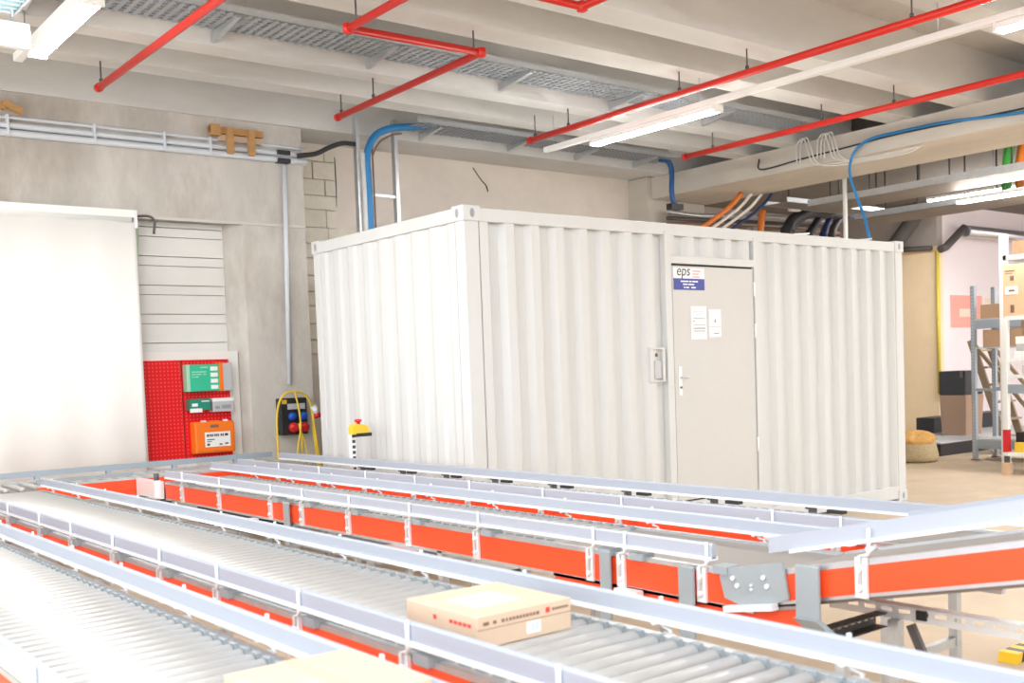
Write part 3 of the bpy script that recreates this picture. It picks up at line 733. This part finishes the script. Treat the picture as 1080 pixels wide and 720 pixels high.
# socket distribution box with yellow cable
pb=thing('socket_box','black socket distribution box with blue and red sockets','socket box',(5.03,10.25,1.03))
put('housing',B(0,0.31,0.03,0.15,0,0.39),'black_plastic',pb,0.012)
put('cover_window',B(0.08,0.28,0.022,0.032,0.27,0.33),'kit_grey',pb); put('warning_sticker',B(0.015,0.07,0.024,0.031,0.33,0.375),'yellow_plastic',pb)
for a in (0.12,0.25): put('blue_socket',MB().lathe([(0.04,0),(0.045,0.02),(0.04,0.045),(0.02,0.05)],(a,0.03,0.20),14,(0,-1,-0.25)),'socket_blue',pb)
for a in (0.13,0.25): put('red_socket',MB().lathe([(0.05,0),(0.055,0.02),(0.05,0.055),(0.02,0.06)],(a,0.03,0.085),14,(0,-1,-0.3)),'socket_red',pb)
yc=thing('yellow_cable','yellow extension cable looped over the socket box','cable',(5.03,10.2,0))
put('loop',MB().tube(smooth_path([(-0.06,0.05,0.55),(-0.075,0.03,0.9),(-0.07,0.03,1.25),(0.0,0.03,1.44),(0.13,0.02,1.49),(0.27,0.03,1.44),(0.34,0.05,1.32),(0.36,0.05,1.0),(0.40,0.05,0.6)],6),0.012,7),'cable_yellow',yc)
put('strand',MB().tube(smooth_path([(0.13,0.0,1.48),(0.165,-0.01,1.3),(0.17,-0.02,1.1),(0.13,-0.02,0.9),(0.09,-0.02,0.6)],6),0.010,7),'cable_yellow',yc)
put('strand',MB().tube(smooth_path([(0.16,-0.005,1.15),(0.18,-0.015,0.95),(0.17,-0.015,0.6)],6),0.009,7),'cable_yellow',yc)
put('strand',MB().tube(smooth_path([(0.17,-0.01,1.08),(0.22,-0.015,0.92),(0.26,-0.015,0.6)],6),0.009,7),'cable_yellow',yc)
put('strand',MB().tube(smooth_path([(0.345,0.03,1.25),(0.37,0.03,1.0),(0.42,0.03,0.6)],6),0.012,7),'cable_yellow',yc)
plg=thing('cable_plug','red and white plug hanging beside the socket box','plug',(5.385,10.22,1.22))
put('plug_body',MB().tube([(0,0,0.10),(0.03,0,0.03)],0.035,10),'paper_white',plg); put('plug_end',MB().tube([(0.03,0,0.03),(0.045,0,-0.02)],0.04,10),'socket_red',plg)

# cable ladder up the back wall with blue cable
cl=thing('cable_ladder','upright steel cable ladder between the container and the beige wall','cable ladder',(0,10.2,0))
for xx in (6.045,6.535): put('side_rail',B(xx-0.022,xx+0.022,-0.03,0.04,0.0,4.47),'galvanized',cl)
for zq in (0.6,1.4,2.2,2.95,3.60): put('rung',B(6.067,6.513,-0.01,0.02,zq,zq+0.032),'bracket_white',cl)
tag(put('blue_cable',MB().tube(smooth_path([(6.15,10.14,0.0),(6.14,10.14,3.4),(6.13,10.14,3.95),(6.16,10.13,4.13),(6.25,10.12,4.26),(6.40,10.11,4.34),(6.60,10.10,4.38),(6.95,10.08,4.43)],6),0.040,9),'cable_blue'),'thick blue cable bundle bending off the cable ladder into the tray','cable')
tag(put('white_conduit',MB().tube([(6.09,10.14,0.0),(6.085,10.14,4.05)],0.022,9),'paper_white'),'white plastic pipe left of the thick blue cable','conduit')
tag(put('thin_cable',MB().tube(smooth_path([(6.23,10.15,0.0),(6.21,10.15,3.9),(6.22,10.15,4.05),(6.30,10.14,4.19),(6.45,10.13,4.28),(6.58,10.12,4.31)],6),0.010,7),'cable_brown'),'thin brown cable right of the thick blue cable','cable')
tag(put('black_hose',MB().tube(smooth_path([(5.39,10.34,3.99),(5.58,10.28,4.02),(5.72,10.24,4.09),(5.88,10.22,4.15),(6.03,10.2,4.15)],6),0.026,8),'cable_black'),'black hose sagging between pillar and cable ladder','cable')

# ================================================================== CEILING SERVICES
def tray(name,label,x0,x1,y0,y1,z,mat,side,brx=(),cat='cable tray',face_y=None):
    t=thing(name,label,cat,(0,0,0))
    put('tray_floor',B(x0,x1,y0,y1,z,z+0.003),mat,t)
    put('tray_side',B(x0,x1,y0,y0+0.003,z,z+0.06),side,t); put('tray_side',B(x0,x1,y1-0.003,y1,z,z+0.06),side,t)
    for xb in brx:
        put('tray_arm',MB().add([(xb-0.02,y1+0.06,z-0.085),(xb+0.02,y1+0.06,z-0.085),(xb+0.02,y1+0.06,z-0.003),(xb-0.02,y1+0.06,z-0.003),(xb-0.02,y0+0.02,z-0.02),(xb+0.02,y0+0.02,z-0.02),(xb+0.02,y0+0.02,z-0.003),(xb-0.02,y0+0.02,z-0.003)],
            [(0,1,2,3),(4,5,6,7),(0,1,5,4),(1,2,6,5),(2,3,7,6),(3,0,4,7)]),'galvanized',t)
    return t
tray('cable_tray','wide perforated cable tray between the ceiling ribs above the container',-5.5,11.1,7.68,8.13,4.405,'tray_zinc','tray_zinc_side',(-0.7,0.7,2.15,3.58,5.0,6.48,7.95,9.4))
tray('cable_tray','narrow perforated cable tray near the back wall behind the blue cable',6.62,10.75,9.85,10.25,4.385,'tray_zinc','tray_zinc_side',(6.95,8.25,9.35,10.4))
def hanger(par,x,y,z,top=ZB+0.05):
    put('hanger',MB().tube([(x,y,z),(x,y,top)],0.007,6).tube([(x,y,z+0.03),(x,y,z+0.055)],0.016,8),'dark_steel',par)
def pipe(label,pts,r,hang):
    t=thing('sprinkler_pipe',label,'pipe',(0,0,0),'red sprinkler pipes')
    put('pipe',MB().tube(pts,r,12),'pipe_red',t)
    for p in pts[1:-1]: put('elbow',MB().lathe([(r*0.6,-r*1.3),(r*1.25,-r),(r*1.25,r),(r*0.6,r*1.3)],p,12),'pipe_red',t)
    for e in (pts[0],pts[-1]): put('end_cap',MB().tube([e,Vector(e)+(Vector(e)-Vector(pts[1] if e==pts[0] else pts[-2])).normalized()*0.05],r*1.2,12),'pipe_red',t)
    for h in hang: hanger(t,*h)
    return t
PZ=4.10
pipe('short red sprinkler pipe ending above the white blind',[(2.96,9.1,PZ),(2.97,2.7,PZ)],0.030,((2.96,9.06,PZ),(2.965,6.8,PZ)))
pipe('red sprinkler pipe with two right-angle bends above the container corner',[(5.17,9.02,PZ),(5.12,6.69,PZ),(3.96,6.73,PZ),(3.95,2.7,PZ)],0.030,((5.17,8.98,PZ),(5.145,8.35,PZ),(5.13,6.8,PZ),(4.0,6.68,PZ)))
pipe('long red sprinkler pipe beside the white light trunking',[(7.46,8.91,PZ),(7.44,6.0,PZ),(7.40,2.7,PZ)][::2],0.032,((7.46,8.85,PZ),(7.45,8.3,PZ),(7.44,6.75,PZ),(7.42,5.95,PZ),(7.41,4.4,PZ)))
pipe('red sprinkler pipe running just before the concrete girder',[(9.69,8.71,PZ),(9.66,2.7,PZ)],0.032,((9.69,8.3,PZ),(9.68,6.8,PZ),(9.67,5.95,PZ)))
# pipe with an elbow at the top edge of the picture
def ray_z(px,py,z):
    d=fw+r2*((px-540)/F_PX)-u2*((py-360-SHIFT)/F_PX); t_=(z-CAM_H)/d.z; return Vector((d.x*t_,d.y*t_,z))
e1=ray_z(614,7,PZ)
pipe('red sprinkler pipe elbow near the ceiling at the top edge',[(e1.x-1.6,e1.y+0.02,PZ),(e1.x,e1.y,PZ),(e1.x,2.7,PZ)],0.030,((e1.x-0.5,e1.y,PZ),(e1.x,e1.y-0.3,PZ)))
# light trunking
def trunk(label,x,y0,y1,z,lamps,hang,grp='strip lights'):
    t=thing('light_trunking',label,'light trunking',(x,0,z))
    put('trunk_channel',B(-0.032,0.032,y0,y1,0,0.055),'lamp_white',t,0.003)
    for h in hang: put('hanger',MB().tube([(0,h,0.05),(0,h,ZB-z+0.1)],0.006,6),'galvanized',t)
    for i,(a,b,lab) in enumerate(lamps):
        l=thing('strip_light',lab,'light',(x+0.03,0,z),grp)
        put('housing',B(-0.062,0.062,a,b,-0.05,-0.002),'lamp_white',l,0.004)
        put('diffuser',MB().prism([(-0.058,-0.05),(-0.046,-0.066),(0.046,-0.066),(0.058,-0.05)],(0,a+0.02,0),(1,0,0),(0,0,1),(0,1,0),b-a-0.04),'lamp_glow',l)
        for e in (a-0.004,b-0.02): put('end_cap',B(-0.064,0.064,e,e+0.024,-0.069,0.0),'lamp_white',l)
trunk('white light trunking with two strip lights before the girder',7.77,0.5,9.05,4.02,((6.60,8.30,'lit strip light on the trunking above the container door'),(2.35,3.95,'lit strip light at the top right corner')),(8.9,6.8,4.4,2.8))
trunk('white light trunking at the top left corner',2.16,0.5,8.44,4.02,((6.75,8.05,'lit strip light at the top left corner'),(4.6,5.9,'lit strip light above the left lanes, nearer the viewer')),(8.2,6.8,4.4,2.8))
# ladder tray and hanging sign at top left
ct2=thing('ladder_tray','cable ladder tray along the top left corner','cable tray',(1.78,0,4.10))
for a in (-0.26,0.17): put('side_rail',B(a,a+0.015,2.7,7.75,0,0.07),'galvanized',ct2)
for yy in fr(5.0,7.7,0.085): put('rung',B(-0.25,0.175,yy,yy+0.03,0.01,0.03),'pale_blue',ct2)
es2=thing('exit_sign','white exit sign box with a pale green pictogram at the top left','sign',(1.72,7.55,3.86))
put('sign_box',B(-0.4,0.30,0,0.06,0.0,0.165),'paper_white',es2,0.004); put('pictogram',B(0.14,0.25,-0.003,0.0,0.035,0.125),'sign_green',es2); put('hanger',MB().tube([(0.2,0.03,0.16),(0.2,0.03,0.6)],0.006,6),'galvanized',es2)

# cables on the girder
bc=tag(put('blue_cable',MB().tube(smooth_path([(11.14,3.6,4.02),(11.13,5.36,4.09),(11.12,6.18,4.157),(11.12,6.75,4.169),(11.10,7.15,4.15),(11.08,7.33,4.05),(11.06,7.39,3.90),(11.05,7.375,3.72),(11.02,7.25,3.42),(10.95,7.13,3.21),(10.85,7.0,2.88)],6),0.017,8),'cable_blue'),'bright blue cable looping from the girder to the container roof','cable')
tag(put('black_cable',MB().tube(smooth_path([(11.14,3.6,4.12),(11.14,5.4,4.13),(11.14,6.75,4.15),(11.14,7.4,4.13),(11.14,8.2,4.10),(11.14,8.75,4.08),(11.14,8.78,4.22)],6),0.010,6),'cable_black'),'black cable clipped along the side of the girder','cable')
for i,(yy,amp) in enumerate(((8.05,0.0),(8.0,0.03),(7.75,0.0),(7.70,0.02),(7.65,0.04))):
    tag(put('coiled_cable',MB().tube(smooth_path([(11.10,yy+0.12,4.05),(11.09,yy+0.10,4.27),(11.08,yy,4.33),(11.07,yy-0.06,4.20),(11.09,yy-0.12,4.02),(11.12,yy-0.3-amp,3.97-amp),(11.2,yy-0.75-amp*3,3.965-amp),(11.3,yy-1.05,4.0)],6),0.009,6),'cable_white'),'%s pale cable loop hung over the girder, counted from the left'%('first','second','third','fourth','fifth')[i],'cable','pale cable loops on the girder')
tag(put('blue_bundle',MB().tube(smooth_path([(10.6,10.0,4.38),(10.75,10.0,4.37),(10.8,9.98,4.25),(10.78,9.97,4.0),(10.80,9.97,3.85),(10.85,9.97,3.78)],6),0.035,8),'cable_deep_blue'),'dark blue cable bundle dropping beside the column','cable')
tag(put('cable_clamp',B(10.72,10.95,9.92,10.02,3.72,3.80),'black_plastic'),'black clamp at the foot of the dark blue bundle','clamp')

# bay beyond the girder: trays, cables, ducts
def tray_y(label,x0,x1,y0,y1,z):
    t=thing('cable_tray',label,'cable tray',(0,0,0))
    put('tray_floor',B(x0,x1,y0,y1,z,z+0.004),'tray_dull',t)
    for xx in (x0,x1-0.01): put('tray_side',B(xx,xx+0.01,y0,y1,z,z+0.09),'galvanized',t)
    for yy in fr(y0+0.5,y1,1.2): [put('hanger',MB().tube([(q_,yy,z),(q_,yy,SOF-0.3)],0.012,6),'dark_steel',t) for q_ in (x0+0.02,x1-0.02)]
tray_y('wide cable tray hanging just beyond the girder',12.72,13.5,1.0,9.2,3.78)
tray_y('dull cable tray hanging farther beyond the girder',13.85,14.75,1.0,9.2,3.66)
tx=thing('cable_tray','short steel cable tray crossing behind the blue cable','cable tray',(0,0,0))
put('tray_floor',B(12.4,15.2,9.3,9.7,3.84,3.844),'tray_dull',tx)
for yy in (9.3,9.69): put('tray_side',B(12.4,15.2,yy,yy+0.01,3.84,3.91),'galvanized',tx)
for xx in (12.7,13.7,14.9): put('hanger',MB().tube([(xx,9.5,3.84),(xx,9.5,SOF-0.3)],0.012,6),'dark_steel',tx)
hoses=(('first black hose bending down behind the container','cable_black',0.09,[(13.225,3.3),(13.26,3.572),(13.37,3.722),(13.63,3.839),(13.95,3.93),(14.5,3.97)]),
 ('thin black hose bending down beside the first black hose','cable_black',0.05,[(13.40,3.3),(13.45,3.58),(13.65,3.74),(13.95,3.86),(14.5,3.90)]),
 ('middle black hose bending down behind the container','cable_black',0.06,[(14.0,3.3),(14.05,3.60),(14.175,3.755),(14.36,3.88),(14.8,3.93)]),
 ('dark blue hose bending down behind the container','cable_navy',0.05,[(14.46,3.3),(14.49,3.593),(14.572,3.777),(14.76,3.908),(15.2,3.95)]),
 ('grey hose bending down behind the container','dark_steel',0.06,[(14.78,3.3),(14.80,3.61),(14.91,3.796),(15.15,3.93),(15.6,3.97)]),
 ('brown hose bending down behind the container','cable_brown',0.04,[(14.63,3.3),(14.64,3.6),(14.72,3.76),(14.92,3.88),(15.3,3.92)]))
for i,(lab,mt,rad,pp) in enumerate(hoses):
    yq=9.95+0.075*i
    tag(put('bent_hose',MB().tube(smooth_path([(pp[0][0],yq,0.0)]+[(x_,yq,z_) for x_,z_ in pp],6),rad,8),mt),lab,'hose','hoses bending down behind the container')
tag(put('orange_cable',MB().tube(smooth_path([(12.80,10.1,0.0),(12.80,10.1,3.2),(12.85,10.1,3.74),(12.87,10.1,3.86)],6),0.05,8),'cable_orange'),'upright orange cable behind the container','cable')
for i,(cc,lab) in enumerate((('cable_orange','orange cable slanting up to the girder'),('cable_white','pale cable slanting up to the girder'),('cable_white','second pale cable slanting up to the girder, right of the first'),('cable_navy','dark blue cable slanting up to the girder'))):
    tag(put('slanted_cable',MB().tube(smooth_path([(11.25+0.16*i,9.9-0.05*i,3.48),(11.5+0.16*i,9.82-0.05*i,3.64),(11.72+0.16*i,9.75-0.05*i,3.80),(11.9+0.16*i,9.7-0.05*i,3.98)],5),0.022 if i else 0.035,7),cc),lab,'cable')
for i in range(5):
    zq=3.45+0.09*i
    tag(put('thin_pipe',MB().tube(smooth_path([(11.3,10.55,zq),(12.0,10.5,zq+0.03*math.sin(i)),(13.5,10.5,zq+0.05),(15.5,10.6,zq+0.1)],5),0.03,7),('dark_steel','galvanized','cable_brown','dark_steel','galvanized')[i]),'%s thin pipe running right from the column behind the container'%('lowest dark','second lowest galvanized','middle brown','second highest dark','highest galvanized')[i],'pipe','thin pipes beyond the girder')
tag(put('junction_box',B(13.05,13.25,9.70,9.78,3.82,3.93),'paper_white'),'small white junction box under the girder','junction box')
tag(put('switch_cabinet',B(12.95,13.15,10.35,10.6,0,3.66),'wall_grey_beige'),'grey cabinet behind the container beside the orange cable','cabinet')
for dx_,cc,lab in ((0,'cable_green','thick green cable hanging at the right edge'),(0.17,'cable_orange','thick orange cable hanging at the right edge')):
    tag(put('hanging_cable',MB().tube(smooth_path([(14.2+dx_,7.1-dx_*0.6,3.72),(14.25+dx_,7.1-dx_*0.6,4.2),(14.35+dx_,7.1-dx_*0.6,4.5)],4),0.07,8),cc),lab,'cable')
lt=thing('strip_light','lit strip light below the cable trays at the right edge','light',(13.66,0,3.66),'strip lights')
put('housing',B(-0.04,0.04,4.6,7.5,0.0,0.05),'lamp_white',lt)
put('diffuser',B(-0.035,0.035,4.62,7.48,-0.03,0.0),'lamp_glow',lt)
put('hanger',MB().tube([(0,5.2,0.04),(0,5.2,0.84)],0.006,6),'galvanized',lt)
put('hanger',MB().tube([(0,7.0,0.04),(0,7.0,0.84)],0.006,6),'galvanized',lt)
lt=thing('strip_light','added fill light hanging in front of the tan wall','light',(16.9,0,4.25),'strip lights')  # fill lamp added to brighten the tan wall and the bay
put('housing',B(-0.05,0.05,6.2,9.8,0.0,0.05),'lamp_white',lt)
put('diffuser',B(-0.045,0.045,6.22,9.78,-0.025,0.0),'lamp_glow',lt)
for yy in (6.8,9.2): put('hanger',MB().tube([(0,yy,0.04),(0,yy,0.25)],0.006,6),'galvanized',lt)
# insulated pipes and foil duct at the right wall
tag(put('foil_duct',MB().tube([(19.6,10.6,3.98),(22,10.6,3.98),(25.6,10.6,3.98)],0.11,12),'duct_foil'),'silver foil duct running along the far white wall','duct')
tag(put('insulated_pipe',MB().tube([(18.9,10.72,3.62),(19.05,10.7,3.66),(19.6,10.62,4.05)],0.075,8),'insulation_dark'),'dark insulated pipe rising to the foil duct','pipe')
tag(put('insulated_pipe',MB().tube([(18.9,11.9,3.72),(18.9,10.9,3.66)],0.05,8),'insulation_dark'),'dark pipe along the tan wall','pipe')
tag(put('bent_duct',MB().tube(smooth_path([(18.6,11.75,3.4),(18.6,11.5,3.75),(18.62,11.2,4.1),(18.65,10.95,4.46)],5),0.14,10),'insulation_dark'),'thick dark bent duct above the container corner','duct')
tag(put('yellow_pipe',MB().tube([(18.93,10.80,0.9),(18.93,10.80,3.6)],0.035,8),'pipe_yellow'),'thin yellow pipe down the tan wall corner','pipe')
ps=tag(put('wall_poster',B(19.45,20.62,10.83,10.849,2.16,2.78),'poster_pink'),'pink poster on the far white wall','poster')
put('poster_print',MB().box(19.75,20.4,10.825,10.83,2.36,2.52),'poster_cream',ps)
tag(put('wall_poster',B(20.72,21.45,10.83,10.849,2.16,2.74),'poster_cream'),'cream poster right of the pink poster','poster')

# ================================================================== RIGHT SIDE OBJECTS
pf=thing('platform','low black platform with a grey deck behind the sack','platform',(15.95,9.1,0))
put('skirt',B(0,4.5,0,1.55,0,0.20),'black_plastic',pf); put('deck',B(-0.02,4.5,-0.02,1.55,0.20,0.225),'kit_grey',pf)
put('back_step',B(1.9,4.5,1.2,1.55,0.225,0.50),'black_plastic',pf)
bn=thing('waste_bin','tall brown bin with a black box on top','bin',(17.75,9.72,0.225))
put('body',MB().add([(-0.27,-0.22,0),(0.27,-0.22,0),(0.27,0.22,0),(-0.27,0.22,0),(-0.30,-0.25,0.70),(0.30,-0.25,0.70),(0.30,0.25,0.70),(-0.30,0.25,0.70)],[(0,3,2,1),(4,5,6,7),(0,1,5,4),(1,2,6,5),(2,3,7,6),(3,0,4,7)]),'bin_brown',bn,0.01)
bb_=thing('black_case','black device case sitting on the brown bin','case',(17.75,9.72,0.925))
put('case_body',B(-0.30,0.30,-0.24,0.25,0,0.42),'black_plastic',bb_,0.015); put('case_front',MB().box(0.02,0.27,-0.25,-0.235,0.05,0.36),'kit_grey',bb_); put('case_handle',MB().box(-0.34,-0.30,-0.2,-0.16,0.3,0.42),'dark_steel',bb_)
sk=thing('burlap_sack','round burlap sack with a tan top standing by the container','sack',(15.02,8.95,0))
put('sack_body',MB().lathe([(0.20,0),(0.29,0.02),(0.31,0.10),(0.27,0.28),(0.23,0.34)],(0,0,0),20),'sack_burlap',sk)
put('sack_rim',MB().lathe([(0.235,0.0),(0.27,0.03),(0.26,0.07),(0.20,0.085),(0.06,0.07),(0.02,0.06)],(0,0,0.33),20,(-0.25,-0.22,1)),'sack_top',sk)
# steel rack
rk=thing('steel_rack','perforated grey steel rack with beams at the right','rack',(15.6,6.2,0))
for xx in (0,0.62):
    for yy in (0,2.13):
        p=put('post',MB().box(xx-0.035,xx+0.035,yy-0.03,yy+0.03,0.02,2.65),'rack_blue_grey',rk)
        q=MB()
        for i in range(50): q.box(xx-0.037,xx+0.01,yy-0.012,yy+0.012,0.08+i*0.051,0.105+i*0.051)
        if yy>1: put('slots',q,'kit_grey',p)
        put('foot',B(xx-0.05,xx+0.05,yy-0.05,yy+0.05,0,0.02),'cable_brown',rk)
for zq in (0.18,2.0):
    for xx in (0,0.62): put('beam',B(xx-0.02,xx+0.02,0.03,2.10,zq,zq+0.13),'rack_blue_grey',rk)
    put('shelf_board',B(-0.02,0.64,0.03,2.10,zq+0.13,zq+0.15),'kit_grey',rk)
for xx in (0,0.62): put('tie',B(xx-0.015,xx+0.015,0.03,2.1,1.06,1.10),'rack_blue_grey',rk)
for xx in (0,): put('lower_shelf',B(-0.02,0.64,0.03,2.10,1.70,1.72),'kit_grey',rk)
tag(put('cardboard_box',B(15.60,16.15,7.72,8.22,2.15,2.36),'cardboard_dark',bevel=0.004),'brown cardboard box on the upper beam of the steel rack','box')
tag(put('cardboard_box',B(15.62,16.15,7.62,8.20,1.72,1.98),'cardboard_dark',bevel=0.004),'brown cardboard box under the upper beam of the steel rack','box')
# ladder
ld=thing('step_ladder','brown step ladder standing behind the steel rack','ladder',(16.7,8.35,0))
for xx in (0.0,0.55):
    put('stile',MB().obox((xx,0.62,1.85),(xx,0.0,0.0),0.05,0.11),'ladder_wood',ld)
    put('back_leg',MB().obox((xx,0.62,1.85),(xx,-0.9,0.0),0.04,0.06),'ladder_wood',ld)
for i in range(6):
    zq=0.28+0.28*i; yq=0.62*zq/1.85
    put('tread',B(0.0,0.55,yq-0.12,yq+0.06,zq-0.015,zq+0.015),'ladder_wood',ld)
# shelf trolley
TGX,TGY=13.93,7.0
def yx(a0,a1,b0,b1,z0,z1):
    """box given by distance a along -y from the trolley post and b along +x"""
    return B(TGX+b0,TGX+b1,TGY-a1,TGY-a0,z0,z1)
tg=thing('shelf_trolley','white shelf trolley with a red sleeve on its post at the right edge','trolley',(TGX,TGY,0)); tg.rotation_euler=(0,0,-math.pi/2)
for xx in (0,1.15):
    for yy in (0,0.6):
        put('post',B(xx-0.03,xx+0.03,yy-0.03,yy+0.03,0.25,2.08),'white_metal',tg)
        put('post_foot',B(xx-0.028,xx+0.028,yy-0.028,yy+0.028,0.12,0.25),'dark_steel',tg)
        put('foot_pad',MB().box(xx-0.05,xx+0.05,yy-0.05,yy+0.05,0.0,0.16),'cardboard',tg)
put('red_sleeve',B(-0.036,0.036,-0.036,0.036,0.30,0.60),'socket_red',tg)
for zq in (0.27,1.30,1.52,2.07):
    put('shelf',MB().box(0,1.15,0,0.6,zq,zq+0.015).box(0,1.15,-0.01,0.0,zq-0.02,zq+0.03),'white_metal',tg)
put('bin_rail',B(0,1.15,-0.02,0.0,1.08,1.20),'rack_blue_grey',tg)
for a,zq,hh,mt,lab in ((0.10,1.537,0.10,'paper_white','lowest white carton in the small stack on the trolley'),(0.13,1.638,0.09,'kit_grey','middle grey carton in the small stack on the trolley'),(0.12,1.729,0.10,'paper_white','top white carton in the small stack on the trolley')):
    tag(put('small_carton',yx(a,a+0.34,0.02,0.30,zq,zq+hh),mt,bevel=0.004),lab,'box','cartons on the trolley')
tag(put('paper_roll',MB().tube([(TGX+0.12,TGY-0.22,1.316),(TGX+0.12,TGY-0.22,1.45)],0.06,12),'paper_white'),'white paper roll on the trolley shelf','roll')
tag(put('cardboard_box',yx(0.05,0.9,0.32,0.58,1.537,2.04),'cardboard_dark',bevel=0.004),'dark cardboard box behind the small cartons on the trolley','box')
tag(put('yellow_block',yx(0.10,0.22,-0.0,0.10,0.286,0.43),'yellow_plastic',bevel=0.006),'small yellow block on the bottom shelf of the trolley','block')
tag(put('storage_crate',yx(0.06,0.85,0.12,0.5,0.286,0.56),'black_plastic',bevel=0.006),'black crate on the bottom shelf of the trolley','crate')
tag(put('white_bag',MB().lathe([(0.10,0),(0.16,0.05),(0.15,0.16),(0.08,0.24),(0.02,0.26)],(TGX+0.3,TGY-0.35,0.56),12),'paper_white'),'white bag on the black crate of the trolley','bag')
for a0,lab in ((-0.03,'tall cardboard box on the trolley next to the far white wall'),(0.355,'tall cardboard box on the trolley at the right picture edge')):
    tb=thing('cardboard_box',lab,'box',(TGX,TGY-a0,2.087),'tall cartons on the trolley'); tb.rotation_euler=(0,0,-math.pi/2)
    put('carton',B(0,0.37,0,0.5,0,0.69),'cardboard',tb,0.004); put('label_print',B(0.03,0.20,-0.003,0.0,0.30,0.40),'paper_white',tb)
    put('dark_print',MB().box(0.03,0.16,-0.002,0.001,0.60,0.615).box(0.03,0.13,-0.002,0.001,0.57,0.58).box(0.10,0.15,-0.002,0.001,0.48,0.54).box(0.10,0.15,-0.002,0.001,0.06,0.16).box(0.08,0.16,-0.004,-0.003,0.335,0.36),'print_brown',tb)
# tall shelf behind
ts=thing('tall_shelf','white tall shelf post with one shelf behind the cartons','shelf',(15.0,7.55,0))
for yy in (0,-1.0): put('post',B(-0.04,0.04,yy-0.05,yy+0.05,0,3.3),'paper_white',ts)
put('shelf',B(-0.04,0.45,-1.0,0.0,2.93,3.0),'kit_grey',ts)
tag(put('cardboard_box',B(15.05,15.42,6.7,7.45,3.0,3.2),'cardboard_dark',bevel=0.004),'flat cardboard box on the tall shelf at the right edge','box')
# hazard striped kerb on the floor
hz=thing('hazard_kerb','yellow and black striped floor kerb at the lower right','kerb',(5.36,2.66,0))
for i in range(16):
    put('stripe',MB().prism([(0,0),(0.055,0),(0.075,0.05),(0.02,0.05)],(i*0.055,0,0),(1,0,0),(0,0,1),(0,1,0),0.10),'hazard_yellow' if i%2==0 else 'black_plastic',hz)

for o in bpy.data.objects:
    if o.parent and o.name.split('.')[0] in PRINTS: o['kind']='stuff'
